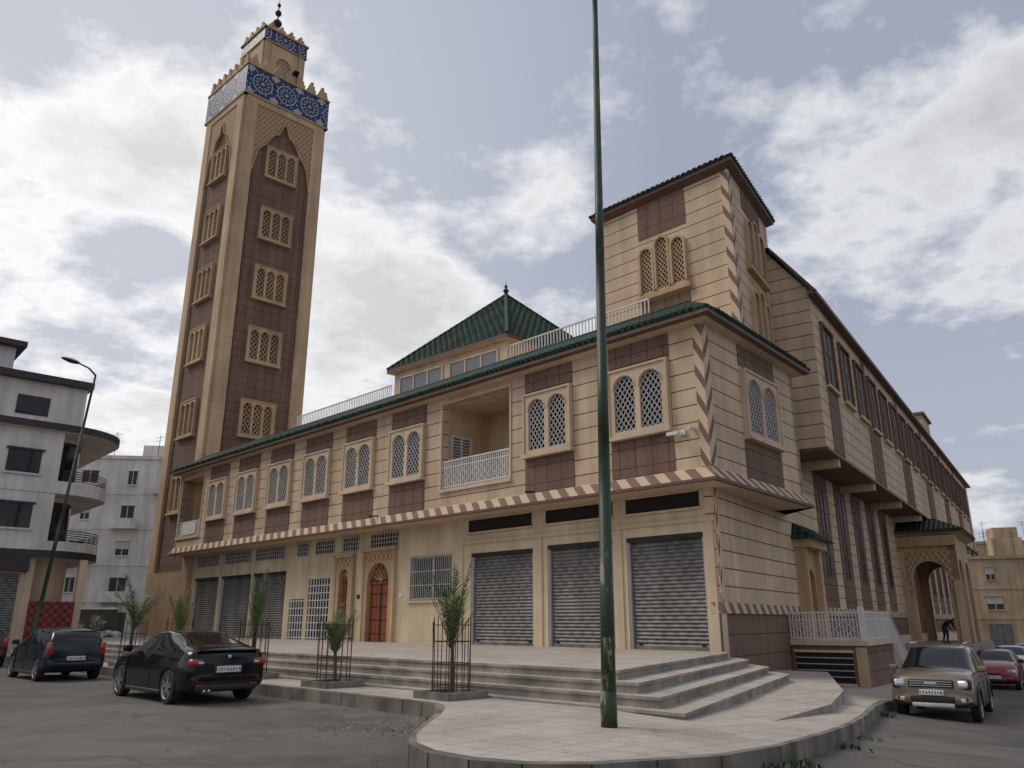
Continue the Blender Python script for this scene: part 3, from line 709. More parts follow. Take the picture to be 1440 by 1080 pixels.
# ============================ MINARET ============================
mina=empty('minaret')
M0=V(-19.5,48.8,0); a1=R(46.5); a2=R(-47.5)
ur=V(math.sin(a1),math.cos(a1),0); ul=V(math.sin(a2),math.cos(a2),0)
wR,wL=6.3,5.6
nr_=V(ur.y,-ur.x,0); nl_=V(-ul.y,ul.x,0)
if nl_.y>0: nl_=-nl_
FMr=Fr(M0,ur,nr_); FMl=Fr(M0,ul,nl_)
mb=MB(); ZB=38.7; ZTt=41.2
cs=[M0,M0+ur*wR,M0+ur*wR+ul*wL,M0+ul*wL]
mb.prism([(q.x,q.y) for q in cs],-.3,ZB,M_tan)
faces=[(FMr,wR),(FMl,wL),(Fr(cs[1],ul,ur),wL),(Fr(cs[3],ur,ul),wR)]
for F,w in faces:
    bd=.85; pr=.22
    mb.fbox(F,0.0,bd,0,pr,4.6,ZB,M_tanB); mb.fbox(F,w-bd,w,0,pr,4.6,ZB,M_tanB)
    mb.fbox(F,bd,w-bd,0,pr,ZB-.5,ZB,M_tanB); mb.fbox(F,0,w,0,pr+.03,-.3,4.6,M_tanB)
    mb.fbox(F,bd,w-bd,0,.03,4.6,ZB-.5,M_brown)
    for q in (bd+.12,w-bd-.24): mb.fbox(F,q,q+.12,.03,.1,4.7,32.6,M_brown)
    c=w/2; hw=w/2-bd; zsp=33.6
    pts=[]; seg=30
    for k in range(seg+1):
        t=k/seg*2-1
        zz=zsp+3.7*(1-abs(t)**1.35)*.86+.5*max(0,1-abs(t)*5)+.26*abs(math.sin(k*math.pi*5/seg))-.9*max(0,abs(t)-.85)/.15
        pts.append((c+t*hw,zz))
    for k in range(seg):
        p_,q_=pts[k],pts[k+1]
        mb.poly([F.P(p_[0],.16,p_[1]),F.P(q_[0],.16,q_[1]),F.P(q_[0],.16,ZB-.5),F.P(p_[0],.16,ZB-.5)],M_sebka)
        mb.poly([F.P(p_[0],.16,p_[1]),F.P(q_[0],.16,q_[1]),F.P(q_[0],.03,q_[1]),F.P(p_[0],.03,p_[1])],M_tan)
        mb.bar(F.P(p_[0],.2,p_[1]),F.P(q_[0],.2,q_[1]),.07,M_tanD,4)
    for zc in (33.95,29.0,24.4,19.8,14.6,9.6):
        windowN(F,w/2,2.35 if w>6 else 2.1,zc-1.25,zc+1.2,3,mb,M_tan,M_tan,.28,1.3,.2,th=.05)
    mb.fbox(F,-.28,w+.28,0,.30,ZB,ZB+.15,M_tanD)
    mb.fbox(F,-.24,w+.24,0,.25,ZB+.15,ZTt,M_zel)
    mb.fbox(F,-.28,w+.28,-.1,.30,ZTt,ZTt+.15,M_tanD)
    n=7; st=(w+.3)/n
    for i in range(n):
        s0=-.15+st*i+.1; s1=s0+st-.25; m_=(s0+s1)/2
        mb.fbox(F,s0,s1,-.02,.24,ZTt+.15,ZTt+.5,M_tan); mb.fbox(F,s0+.12,s1-.12,-.02,.24,ZTt+.5,ZTt+.8,M_tan); mb.fbox(F,m_-.1,m_+.1,-.02,.24,ZTt+.8,ZTt+1.1,M_tan)
mb.prism([(q.x,q.y) for q in cs],ZB,ZTt,M_tan)
mb.obj('shaft',mina)
mb=MB()
cc=(cs[0]+cs[2])/2; LW=3.3
l0=cc-(ur+ul)*LW/2; lc=[l0,l0+ur*LW,l0+ur*LW+ul*LW,l0+ul*LW]
mb.prism([(q.x,q.y) for q in lc],ZTt,46.3,M_tan)
for F in (Fr(lc[0],ur,nr_),Fr(lc[0],ul,nl_),Fr(lc[1],ul,ur),Fr(lc[3],ur,ul)):
    mb.fbox(F,0,.45,0,.14,ZTt,45.1,M_tanB); mb.fbox(F,LW-.45,LW,0,.14,ZTt,45.1,M_tanB)
    mb.fbox(F,-.2,LW+.2,0,.2,45.1,45.2,M_tanD); mb.fbox(F,-.15,LW+.15,0,.17,45.2,46.2,M_zel); mb.fbox(F,-.25,LW+.25,0,.26,46.2,46.35,M_tanD)
    arch_plate(mb,F,.5,LW-.5,41.6,45.05,[(LW/2,.62,42.2,43.5)],.01,.1,M_tan); mb.fbox(F,.6,LW-.6,0,.02,41.8,44.8,M_sebka)
    for i in range(4):
        s0=.0+i*LW/4+.12; mb.fbox(F,s0,s0+.55,.0,.2,46.35,46.65,M_tan); mb.fbox(F,s0+.17,s0+.38,.0,.2,46.65,46.9,M_tan)
mb.obj('lantern',mina)
mb=MB()
pr=[(1.25,0),(1.3,.25)]+[(1.3*math.cos(k*math.pi/16),.25+1.25*math.sin(k*math.pi/16)) for k in range(1,9)]
mb.lathe(V(cc.x,cc.y,46.35),pr,M_tan,24)
mb.lathe(V(cc.x,cc.y,47.8),[(.08,0),(.08,.5),(.3,.65),(.38,.85),(.3,1.05),(.06,1.2),(.06,1.6),(.2,1.7),(.27,1.87),(.2,2.05),(.05,2.15),(.05,2.5),(.13,2.58),(.16,2.7),(.1,2.82),(.03,2.9),(.0,3.6)],M_iron,14)
mb.obj('dome_and_finial',mina,smooth=True,merge=True)
mb=MB(); mb.lathe(l0+ur*2.6+nr_*.5+V(0,0,42.9),[(.3,-.25),(.1,.0),(.08,.2)],M_iron,12,'y'); mb.obj('loudspeaker',mina)

# ============================ neighbouring buildings ============================
ab=empty('apartment_building')
Q=V(-21.3,42.2,0); ud=V(.74,.673,0); nd=V(.673,-.74,0); rr=2.8
p=[Q-ud*22, Q-ud*rr]; c_=Q-ud*rr-nd*rr
for k in range(1,13):
    t=k/12*math.pi/2; p.append(c_+nd*rr*math.cos(t)+ud*rr*math.sin(t))
p.append(p[-1]-nd*14); cp=[(q.x,q.y) for q in p]
FB=Fr(Q,-ud,nd)
mb=MB()
sweep(mb,cp,[(-1.3,0),(-1.3,4.9)],M_cream2)
mb.fbox(FB,3.0,22,-12,0,4.9,11.4,M_wall)
sweep(mb,cp,[(-1.6,4.9),(-1.6,11.4)],M_wall)
arc=cp[1:12]
for z0,z1 in ((5.1,7.7),(8.35,10.95)):
    sweep(mb,arc,[(-1.56,z0),(-1.56,z1)],M_blackband)
    sweep(mb,arc,[(-1.54,z0+.3),(-1.54,z1-.2)],M_glass)
for z in (4.7,7.95,11.15):
    sweep(mb,cp,[(-3,z),(.35 if z>11 else .05,z),(.35 if z>11 else .05,z+.38),(-3,z+.38)],[M_wall,M_blackband if z>11 or z<5 else M_wall,M_wall])
sweep(mb,cp,[(.03,5.05),(.03,5.55),(-.1,5.55),(-.1,5.05)],M_wall); sweep(mb,cp,[(.03,8.3),(.03,8.6),(-.1,8.6)],M_wall)
for z in (5.55,8.6):
    for k in range(5): sweep(mb,cp[1:],[(-.02,z+.12*k+.06),(-.02,z+.12*k+.11)],M_blackband)
for (s0,s1,z0,z1) in ((3.9,5.4,8.85,10.0),(3.9,5.7,6.1,7.3),(8,10,8.85,10.1),(8,10,6.1,7.3),(13,15,8.85,10.1),(13,15,6.1,7.3)):
    mb.fbox(FB,s0,s1,.0,.03,z0,z1,M_glass); mb.fbox(FB,s0-.1,s1+.1,.0,.1,z0-.1,z0,M_wall); mb.fbox(FB,s0-.1,s1+.1,.0,.12,z1,z1+.1,M_blackband); mb.fbox(FB,(s0+s1)/2-.04,(s0+s1)/2+.04,.03,.06,z0,z1,M_blackband)
mb.fbox(FB,2.2,22,-12,-.3,11.5,13.7,M_wall); mb.fbox(FB,2.0,22,-12,.1,13.7,14.05,M_blackband); mb.fbox(FB,5.6,22,-12,-2,14.05,15.8,M_wall); mb.fbox(FB,5.2,22,-12,-1.5,15.8,16.1,M_blackband)
mb.fbox(FB,3.9,5.4,-.3,-.26,11.9,12.9,M_glass)
mb.fbox(FB,3.6,22,-12,-.3,0,4.7,M_cream2)
for s in (3.9,8,12,16): mb.fbox(FB,s,s+3.4,-.3,-.24,.1,3.9,M_shut)
mb.fbox(FB,3.6,22,-.3,.02,4.0,4.7,M_blackband)
for s in (.9,3.3): mb.fbox(FB,s,s+.35,-.6,-.25,0,4.7,M_cream2)
mb.fbox(FB,1.25,3.3,-.3,-.2,.1,2.6,M_redlat)
FBl=Fr(FB.P(0,-.2,0),-ud,nd)
lattice(mb,FBl,1.25,3.3,.1,2.6,.04,.42,.05,M_blackband,1.0,.03)
mb.obj('walls_and_balconies',ab)

def block(name,x,y,w,d,h,rot,m,z0=0,floors=5,bal=True):
    e=empty(name); a=R(rot); u=V(math.cos(a),math.sin(a),0); n=V(math.sin(a),-math.cos(a),0)
    F=Fr((x,y),u,n); mb=MB(); mb.fbox(F,0,w,-d,0,z0,h,m); mb.fbox(F,-.15,w+.15,-d-.1,.15,h,h+.35,m)
    F2=Fr(F.P(w,0,0),-n,u); F3=Fr(F.P(0,0,0),-n,-u)
    fh=(h-z0)/floors
    for FF,ww in ((F,w),(F2,d),(F3,d)):
        nc=max(2,int(ww/3.6)); cw=ww/nc
        for i in range(floors):
            if i: mb.fbox(FF,0,ww,0,.06,z0+fh*i-.1,z0+fh*i+.1,m)
            for j in range(nc):
                s=cw*(j+.5)+random.uniform(-.4,.4); z=z0+fh*i+.9; k=random.choice([0,0,1]); hw=random.choice([.4,.6,.75])
                if i==0: mb.fbox(FF,s-1.1,s+1.1,0,.03,z0+.1,z0+2.5,M_shut if k else M_blackband); continue
                if random.random()<.12: continue
                mb.fbox(FF,s-hw,s+hw,0,.03,z,z+1.35,M_glass); mb.fbox(FF,s-hw-.1,s+hw+.1,0,.14,z-.12,z,m); mb.fbox(FF,s-hw-.1,s+hw+.1,0,.18,z+1.35,z+1.43,m)
                if k: mb.fbox(FF,s-hw,s+hw,.03,.05,z+.6,z+1.35,M_wgrey)
                mb.fbox(FF,s-.03,s+.03,.03,.05,z,z+1.35,M_white)
                if bal and (i+j)%2==0: mb.fbox(FF,s-1.3,s+1.3,0,.9,z-.95,z-.8,m); mb.fbox(FF,s-1.3,s+1.3,.82,.9,z-.8,z+.05,m)
    mb.fbox(F,w*.3,w*.3+3,-d*.6,-d*.6+3,h+.3,h+2.6,m)
    for k in range(3):
        b0=F.P(w*(.2+.25*k),-2-k,h); mb.bar(b0,b0+V(0,0,3.2),.03,M_iron,4); mb.bar(b0+V(-.6,0,2.9),b0+V(.6,0,3.0),.02,M_iron,4); mb.bar(b0+V(-.4,.1,2.6),b0+V(.4,-.1,2.7),.02,M_iron,4)
    mb.obj('walls',e); return e
block('apartment_building',-44,77,16,14,17.3,6,M_wall,0,5)
block('apartment_building',-62,70,15,14,13,12,M_wall,0,4)
block('apartment_building',-34,110,30,12,14,0,M_wall,0,4)
block('ochre_house',50,88,12,12,8.2,-20,M_beigeb,-1.1,3,bal=False)
block('ochre_house',61.5,86,14,12,6.6,-22,M_beigeb,-1.1,2,bal=False)
block('ochre_house',58,104,20,14,11.3,-16,M_beigeb,-1.1,4,bal=False)
block('ochre_house',78,92,26,12,10,-26,M_beigeb,-1.1,3)
mb=MB(); FX=Fr((-48,66),(1,0,0),(0,-1,0)); mb.fbox(FX,0,16,-.2,0,0,2.6,M_blackband); mb.fbox(FX,0,16,-.25,.05,2.6,2.75,M_wall); mb.obj('garden_wall')

# ============================ street lamps ============================
def lamp(name,base,top,r0,r1,mat=None,head_dir=(0,1)):
    e=empty(name); mb=MB(); b=V(*base); t=V(*top); n=14
    for i in range(n):
        p=b.lerp(t,i/n); q_=b.lerp(t,(i+1)/n); mb.bar(p,q_,r0+(r1-r0)*i/n,mat,14,r0+(r1-r0)*(i+1)/n)
    mb.bar(b-V(0,0,.02),b+V(0,0,.5),r0*1.08,mat,14); mb.bar(b,b+V(0,0,.03),r0*1.9,M_kerb,14)
    mb.fbox(Fr(b[:2],(1,0,0),(0,-1,0)),-r0*.55,r0*.55,r0*.7,r0*1.14,b.z+.75,b.z+1.2,mat)
    h=V(*head_dir,0).normalized()
    e1=t+h*1.0+V(0,0,.35); mb.bar(t,t+h*.4+V(0,0,.25),r1*.9,mat,8); mb.bar(t+h*.4+V(0,0,.25),e1,r1*.8,mat,8)
    o=mb.obj('pole',e,smooth=True,merge=True)
    mb=MB(); side=V(h.y,-h.x,0)
    pr=[(0,.05,.05),(.15,.13,.09),(.45,.17,.12),(.8,.12,.07),(.92,.03,.02)]
    rings=[]
    for s_,w_,hh in pr: rings.append([e1+h*(s_-.1)+side*(w_*math.cos(k*math.pi/5))+V(0,0,hh*math.sin(k*math.pi/5)+.02*s_) for k in range(10)])
    for i in range(len(rings)-1):
        for k in range(10): mb.poly([rings[i][k],rings[i][(k+1)%10],rings[i+1][(k+1)%10],rings[i+1][k]],M_wgrey if k<5 else M_iron)
    mb.obj('lamp_head',e,smooth=True,merge=True)
lamp('street_lamp',(1.32,11.5,.2),(1.53,11.5,14.6),.105,.034,mat=M_pole,head_dir=(.3,1))
lamp('street_lamp',(-21.05,36.0,.0),(-20.1,36.0,13.0),.10,.05,mat=M_palegreen,head_dir=(-.5,-1))

# ============================ palms ============================
def palm(x,y,h,seed,spread=.35,nf=11,z=.25,th=None):
    rnd=random.Random(seed); e=empty('palm_tree'); e.location=(x,y,z)
    mb=MB(); th=th or h*.45
    for k in range(3):
        a=rnd.uniform(0,6.28); b=V(math.cos(a)*.06,math.sin(a)*.06,0); mb.bar(b,V(math.cos(a)*.03,math.sin(a)*.03,th),.03,M_bark,7,.016)
    mb.obj('trunk',e)
    mb=MB()
    for i in range(nf):
        a=rnd.uniform(0,6.28); d=V(math.cos(a),math.sin(a),0); el=1.5-rnd.uniform(.05,1.0)*spread*1.4; L=(h-th)*rnd.uniform(.6,1.08)
        p=V(0,0,th*rnd.uniform(.7,1.0)); v=d*math.cos(el)+V(0,0,math.sin(el)); pts=[p]; ns=9
        for k in range(ns):
            p=p+v*L/ns; v=(v+V(0,0,-.06)*rnd.uniform(.3,1.6)*spread*2+d*.05*spread).normalized(); pts.append(p)
        for k in range(ns): mb.poly([pts[k]+V(.006,0,0),pts[k+1]+V(.004,0,0),pts[k+1]-V(.004,0,0),pts[k]-V(.006,0,0)],M_leafd)
        for k in range(2,ns*3):
            if rnd.random()<.15: continue
            f=k/3; i0=min(int(f),ns-1); c=pts[i0].lerp(pts[i0+1],f-i0); t=(pts[i0+1]-pts[i0]).normalized()
            sd=V(-d.y,d.x,0)
            ll=.30*math.sin(math.pi*min(1,(f/ns)*.8+.15))*rnd.uniform(.7,1.2)*(.75+spread)
            for sg in (1,-1):
                tip=c+(sd*sg*.6+t*.8+V(0,0,rnd.uniform(-.25,.1))).normalized()*ll
                w=t*.017
                mb.poly([c-w,c+w,tip],M_leaf if rnd.random()<.65 else M_leafd)
    mb.obj('fronds',e)
    mb=MB(); rc=.36
    for k in range(14):
        a=k*2*math.pi/14; q_=V(math.cos(a)*rc,math.sin(a)*rc,0); mb.bar(q_,q_*1.02+V(rnd.uniform(-.03,.03),rnd.uniform(-.03,.03),1.4+rnd.uniform(-.07,.07)),.009,M_rust,4)
    for zz in (.2,.6,1.0,1.3):
        for k in range(14):
            a=k*2*math.pi/14;b=(k+1)*2*math.pi/14; mb.bar(V(math.cos(a)*rc,math.sin(a)*rc,zz),V(math.cos(b)*rc,math.sin(b)*rc,zz),.008,M_rust,4)
    mb.obj('tree_guard',e)
    mb=MB(); FF=Fr((0,0),uL,nL)
    for q_ in ((-.5,-.4,-.5,.5),(.4,.5,-.5,.5),(-.4,.4,-.5,-.4),(-.4,.4,.4,.5)): mb.fbox(FF,q_[0],q_[1],q_[2],q_[3],-.05,.12,M_kerb)
    mb.fbox(FF,-.4,.4,-.4,.4,-.05,.06,M_bark); mb.obj('planter_edge',e)
palm(-1.15,15.75,2.75,1,.28,17,th=1.1); palm(-3.97,18.5,1.95,2,.35,12,th=.8); palm(-6.6,21.1,2.9,3,.16,10,th=1.4); palm(-9.9,24.4,2.4,4,.22,10); palm(-12.4,26.9,3.2,5,.42,18); palm(-15.4,29.9,1.9,6,.6,15,th=.7)

# ============================ cars ============================
M_tyre=NT('tyre_rubber',(.018,.018,.018),.85).m
M_alloy=NT('alloy_wheel',(.40,.40,.41),.3,.8).m
M_carglass=NT('car_glass',(.010,.012,.013),.05,spec=.5).m
M_trim=NT('black_trim',(.02,.02,.02),.55).m
M_chrome=NT('chrome',(.6,.6,.6),.18,1.0).m
M_tail=NT('tail_light',(.32,.012,.01),.2,coat=1.0).m
M_head=NT('head_light',(.6,.62,.65),.12,.3,coat=1.0).m
def platem():
    N=NT('number_plate_marks',(.6,.6,.6),.5); o=N.n('ShaderNodeSeparateXYZ'); N.l(N.ob(),o.inputs[0])
    f=N.mth('FRACT',N.mth('MULTIPLY',o.outputs[1],16.0)); g=N.noise(70,2)
    inner=N.mth('LESS_THAN',N.mth('ABSOLUTE',o.outputs[2]),.033)
    m=N.mth('MULTIPLY',N.mth('MULTIPLY',N.mth('LESS_THAN',f,.62),N.mth('GREATER_THAN',g,.44)),inner); N.color(N.mix(m,(.7,.7,.68),(.03,.03,.04))); return N.m
M_plate2=platem()
def paint(name,c,metal=.3,rough=.28,dustk=.05,coat=.5,spec=.5):
    N=NT(name,c,rough,metal,coat=coat,spec=spec); N.b.inputs['Coat Roughness'].default_value=.03
    n_=N.noise(3,3); dust=N.ramp(n_,.4,.75,0,dustk); N.color(N.mix(dust,c,(.25,.22,.18))); return N.m
def rbox(name,parent,loc,size,mat,bev=.02,rot=(0,0,0),seg=2):
    bm=bmesh.new(); bmesh.ops.create_cube(bm,size=1.0)
    for v in bm.verts: v.co=V(v.co.x*size[0],v.co.y*size[1],v.co.z*size[2])
    bmesh.ops.bevel(bm,geom=bm.edges[:],offset=min(bev,min(size)*.45),segments=seg,affect='EDGES',profile=.6)
    me=bpy.data.meshes.new(name); bm.to_mesh(me); bm.free(); me.materials.append(mat)
    for p in me.polygons: p.use_smooth=True
    o=bpy.data.objects.new(name,me); COL.objects.link(o); o.location=loc; o.rotation_euler=rot; o.parent=parent; return o
def car(kind,name,pm,x,y,heading):
    z=zg(x); ang=math.atan2(heading[1],heading[0]); e=empty(name,(x,y,z),ang)
    if kind=='coupe':
        S=[(-2.19,.44,.70,.86,.70,.62),(-2.16,.32,.90,1.04,.84,.74),(-1.92,.24,.985,1.105,.88,.755),(-1.62,.2,.985,1.14,.885,.73),(-1.3,.19,.98,1.235,.887,.665),(-.78,.19,.965,1.385,.887,.60),(-.25,.19,.955,1.425,.887,.59),(-.17,.19,.95,1.425,.887,.59),(.35,.19,.94,1.39,.882,.585),(.62,.19,.935,1.27,.88,.63),(1.02,.19,.93,1.02,.875,.72),(1.5,.2,.88,.96,.87,.74),(1.92,.22,.78,.86,.83,.7),(2.12,.3,.63,.73,.74,.6),(2.18,.4,.57,.63,.64,.52)]
        side=[4,5,7,8,9]; rear=[3,4]; front=[8,9]; wb=1.33; wr=.33; W=.887
    elif kind=='suv':
        S=[(-2.17,.5,.85,.98,.74,.66),(-2.12,.38,1.02,1.22,.86,.68),(-2.0,.32,1.08,1.5,.885,.66),(-1.75,.28,1.1,1.62,.9,.655),(-1.15,.27,1.1,1.685,.91,.655),(-1.05,.27,1.1,1.69,.91,.655),(-.2,.26,1.09,1.70,.915,.66),(-.1,.26,1.085,1.70,.915,.66),(.25,.26,1.07,1.655,.915,.665),(.70,.26,1.06,1.42,.915,.71),(1.15,.26,1.05,1.17,.912,.78),(1.55,.3,1.035,1.155,.91,.785),(1.90,.33,1.0,1.12,.90,.78),(2.06,.36,.93,1.05,.88,.75),(2.16,.42,.82,.93,.83,.68)]
        side=[3,5,7,8,9]; rear=[1,2]; front=[8,9]; wb=1.34; wr=.36; W=.915
    else:
        S=[(-1.9,.46,.75,.86,.68,.6),(-1.86,.34,.92,1.05,.8,.67),(-1.74,.26,.97,1.25,.825,.63),(-1.5,.22,.98,1.38,.835,.59),(-1.0,.2,.97,1.43,.84,.575),(-.92,.2,.97,1.43,.84,.575),(-.1,.19,.955,1.44,.84,.58),(-.02,.19,.955,1.44,.84,.58),(.4,.19,.945,1.40,.838,.575),(.7,.19,.935,1.26,.835,.62),(1.05,.19,.925,1.04,.83,.69),(1.45,.2,.86,.95,.82,.69),(1.75,.23,.74,.84,.79,.64),(1.88,.3,.62,.72,.7,.56),(1.92,.4,.56,.62,.62,.5)]
        side=[3,5,7,8,9]; rear=[1,2]; front=[8,9]; wb=1.24; wr=.305; W=.84
    verts=[];faces=[];fm=[]
    for (X,zb_,zl,zt_,wm,wt) in S:
        h=[(0,zb_),(wm*.88,zb_),(wm*.985,zb_+.09),(wm,zb_+(zl-zb_)*.6),(wm*.965,zl),(wt,zt_-.035),(wt*.8,zt_),(0,zt_+.015)]
        verts+= [(X,a_,b_) for a_,b_ in h+[(-a_,b_) for a_,b_ in reversed(h[1:-1])]]
    n=14
    for i in range(len(S)-1):
        for k in range(n):
            a_=i*n+k;b_=i*n+(k+1)%n
            faces.append((a_,b_,b_+n,a_+n)); m=0
            if k in (4,9) and i in side: m=1
            if k in (5,6,7,8) and (i in rear or i in front): m=1
            if k in (0,1,12,13): m=2
            fm.append(m)
    faces.append(tuple(reversed(range(n)))); fm.append(0); faces.append(tuple((len(S)-1)*n+k for k in range(n))); fm.append(0)
    me=bpy.data.meshes.new('body'); me.from_pydata(verts,[],faces)
    for m in (pm,M_carglass,M_trim): me.materials.append(m)
    me.polygons.foreach_set('material_index',fm)
    bm=bmesh.new(); bm.from_mesh(me); bmesh.ops.recalc_face_normals(bm,faces=bm.faces)
    cl=bm.edges.layers.float.get('crease_edge') or bm.edges.layers.float.new('crease_edge')
    for ed in bm.edges:
        ms={f.material_index for f in ed.link_faces}
        if len(ms)>1: ed[cl]=.7
    bm.to_mesh(me); bm.free()
    o=bpy.data.objects.new('tmp',me); COL.objects.link(o)
    ss=o.modifiers.new('s','SUBSURF'); ss.levels=2; ss.render_levels=2
    cut=[]
    for sx in (wb,-wb):
        for sy in (1,-1):
            bpy.ops.mesh.primitive_cylinder_add(vertices=36,radius=wr+.045,depth=.36,location=(sx,sy*(W-.08),wr),rotation=(R(90),0,0))
            c_=bpy.context.object; c_.data.materials.append(M_trim); cut.append(c_)
            bo=o.modifiers.new('b','BOOLEAN'); bo.object=c_; bo.operation='DIFFERENCE'; bo.solver='EXACT'
            try: bo.material_mode='TRANSFER'
            except Exception: pass
    dg=bpy.context.evaluated_depsgraph_get(); me2=bpy.data.meshes.new_from_object(o.evaluated_get(dg))
    for c_ in cut: bpy.data.objects.remove(c_)
    bpy.data.objects.remove(o)
    for p in me2.polygons: p.use_smooth=True
    bo=bpy.data.objects.new('body',me2); COL.objects.link(bo); bo.parent=e
    for sx in (wb,-wb):
        for sy in (1,-1):
            mb=MB(); c_=V(sx,sy*(W-.105),wr); o_=sy
            mb.lathe(c_,[(wr*.68,-.10*o_),(wr*.93,-.10*o_),(wr,-.07*o_),(wr,.07*o_),(wr*.93,.10*o_),(wr*.71,.105*o_),(wr*.69,.08*o_)],M_tyre,28,'y')
            mb.lathe(c_,[(wr*.71,.103*o_),(wr*.66,.09*o_),(wr*.62,.0)],M_alloy,28,'y'); mb.lathe(c_,[(wr*.64,.0),(.0,.0)],M_trim,20,'y')
            mb.lathe(c_,[(wr*.17,.07*o_),(wr*.15,.09*o_),(0,.09*o_)],M_alloy,12,'y')
            ns=10 if kind=='coupe' else 5; wd=.02 if kind=='coupe' else .04
            for k in range(ns):
                an=k*2*math.pi/ns+(.12*(-1)**k if kind=='coupe' else 0)
                d=V(math.cos(an),0,math.sin(an)); t=V(-math.sin(an),0,math.cos(an)); y0=V(0,.095*o_,0); y1=V(0,.03*o_,0)
                A=[c_+d*.03-t*wd+y0,c_+d*.03+t*wd+y0,c_+d*wr*.68+t*wd*.8+y0,c_+d*wr*.68-t*wd*.8+y0]; B=[p-y0+y1 for p in A]
                mb.hexa(B+A,M_alloy)
            mb.obj('wheel',e)
            if kind=='suv':   # black arch cladding
                mb=MB(); cy=sy*(W-.0)
                for k in range(14):
                    t0=math.pi*k/14;t1=math.pi*(k+1)/14; r0=wr+.06
                    mb.bar(V(sx+r0*math.cos(t0),cy,wr+r0*math.sin(t0)),V(sx+r0*math.cos(t1),cy,wr+r0*math.sin(t1)),.035,M_trim,6)
                mb.obj('arch_cladding',e)
    zl=S[4][2]
    for sy in (1,-1):
        xsn=[-.35,1.0] if kind=='coupe' else [-1.0,-.05,.95]
        for q_ in xsn: rbox('door_seam',e,(q_,sy*(W*.985),.6),(.012,.03,.55),M_trim,.003)
        for q_ in ([-.15] if kind=='coupe' else [-.85,.1]): rbox('door_handle',e,(q_,sy*(W*.985),zl-.13),(.17,.05,.03),pm if kind!='suv' else M_trim,.01)
        rbox('mirror',e,(.78,sy*(W+.08),zl+.07),(.12,.2,.14),pm if kind!='hatch' else M_trim,.04,seg=3)
        rbox('sill',e,(0,sy*(W*.94),.22 if kind!='suv' else .34),(1.9,.09,.09 if kind!='suv' else .14),M_trim,.03)
    if kind=='suv':
        for sy in (1,-1):
            rbox('headlight',e,(2.06,sy*.66,.87),(.2,.34,.19),M_head,.07,(0,-.15,-sy*.42),3); rbox('headlight_surround',e,(2.04,sy*.66,.87),(.18,.40,.24),M_trim,.07,(0,-.15,-sy*.42),3)
            rbox('fog_light',e,(2.08,sy*.66,.52),(.14,.2,.14),M_trim,.04); rbox('fog_lamp_glass',e,(2.15,sy*.65,.52),(.03,.1,.09),M_head,.02)
            rbox('roof_rail',e,(-.7,sy*.62,1.745),(1.7,.04,.05),M_chrome,.02)
            rbox('taillight',e,(-2.1,sy*.76,.98),(.12,.14,.34),M_tail,.03)
        rbox('grille',e,(2.13,0,.87),(.08,.98,.19),M_trim,.04)
        for z_ in (.82,.87,.92): rbox('grille_bar',e,(2.17,0,z_),(.02,.90,.018),M_chrome,.005)
        rbox('badge',e,(2.18,0,.87),(.03,.26,.07),M_chrome,.01)
        rbox('lower_grille',e,(2.14,0,.53),(.08,.95,.15),M_trim,.03); rbox('skid_plate',e,(2.12,0,.40),(.12,.9,.10),M_wgrey,.03)
        rbox('bumper',e,(2.0,0,.43),(.24,1.62,.15),M_trim,.06)
        rbox('number_plate',e,(2.19,0,.68),(.02,.52,.12),M_plate2,.004)
    elif kind=='coupe':
        for sy in (1,-1):
            rbox('taillight',e,(-2.13,sy*.66,.82),(.16,.34,.14),M_tail,.04,(0,0,sy*.28)); rbox('taillight_inner',e,(-2.21,sy*.6,.81),(.03,.12,.04),M_head,.015)
            rbox('headlight',e,(2.02,sy*.6,.67),(.18,.3,.12),M_head,.04,(0,0,-sy*.35))
            rbox('reflector',e,(-2.18,sy*.58,.38),(.03,.16,.03),M_tail,.01); rbox('exhaust',e,(-2.15,.42+.05*sy,.27),(.12,.07,.07),M_chrome,.03)
        rbox('number_plate',e,(-2.2,0,.68),(.02,.52,.12),M_plate2,.004); rbox('plate_recess',e,(-2.18,0,.68),(.03,.62,.19),M_trim,.02)
        rbox('rear_valance',e,(-2.12,0,.33),(.14,1.3,.14),M_trim,.04); rbox('boot_lip',e,(-2.13,0,1.045),(.12,1.3,.03),pm,.012); rbox('bumper_crease',e,(-2.19,0,.54),(.03,1.3,.025),pm,.01)
        rbox('roundel',e,(-2.19,0,.92),(.02,.07,.07),M_chrome,.01)
    else:
        for sy in (1,-1):
            rbox('taillight',e,(-1.85,sy*.7,.88),(.14,.15,.34),M_tail,.04,(0,0,sy*.2)); rbox('headlight',e,(1.8,sy*.58,.68),(.2,.32,.15),M_head,.05,(0,0,-sy*.35))
        rbox('number_plate',e,(-1.925,0,.62),(.02,.5,.11),M_plate2,.004); rbox('bumper_rear',e,(-1.86,0,.45),(.12,1.4,.16),pm,.05); rbox('bumper_front',e,(1.85,0,.42),(.14,1.3,.16),pm,.05)
        rbox('lower_intake',e,(1.92,0,.36),(.04,.8,.1),M_trim,.02); rbox('front_grille',e,(1.9,0,.6),(.05,.5,.07),M_trim,.02); rbox('front_plate',e,(1.935,0,.47),(.02,.5,.11),M_plate2,.004)
        rbox('wiper',e,(-1.72,.1,1.03),(.02,.4,.02),M_trim,.005)
    return e
P_black=paint('black_car_paint',(.0025,.0025,.003),.0,.1,dustk=.008,coat=.0,spec=.45); P_teal=paint('dark_blue_car_paint',(.006,.014,.020),.0,.15,dustk=.03,coat=0); P_brown=paint('bronze_car_paint',(.235,.185,.135),.5,.3)
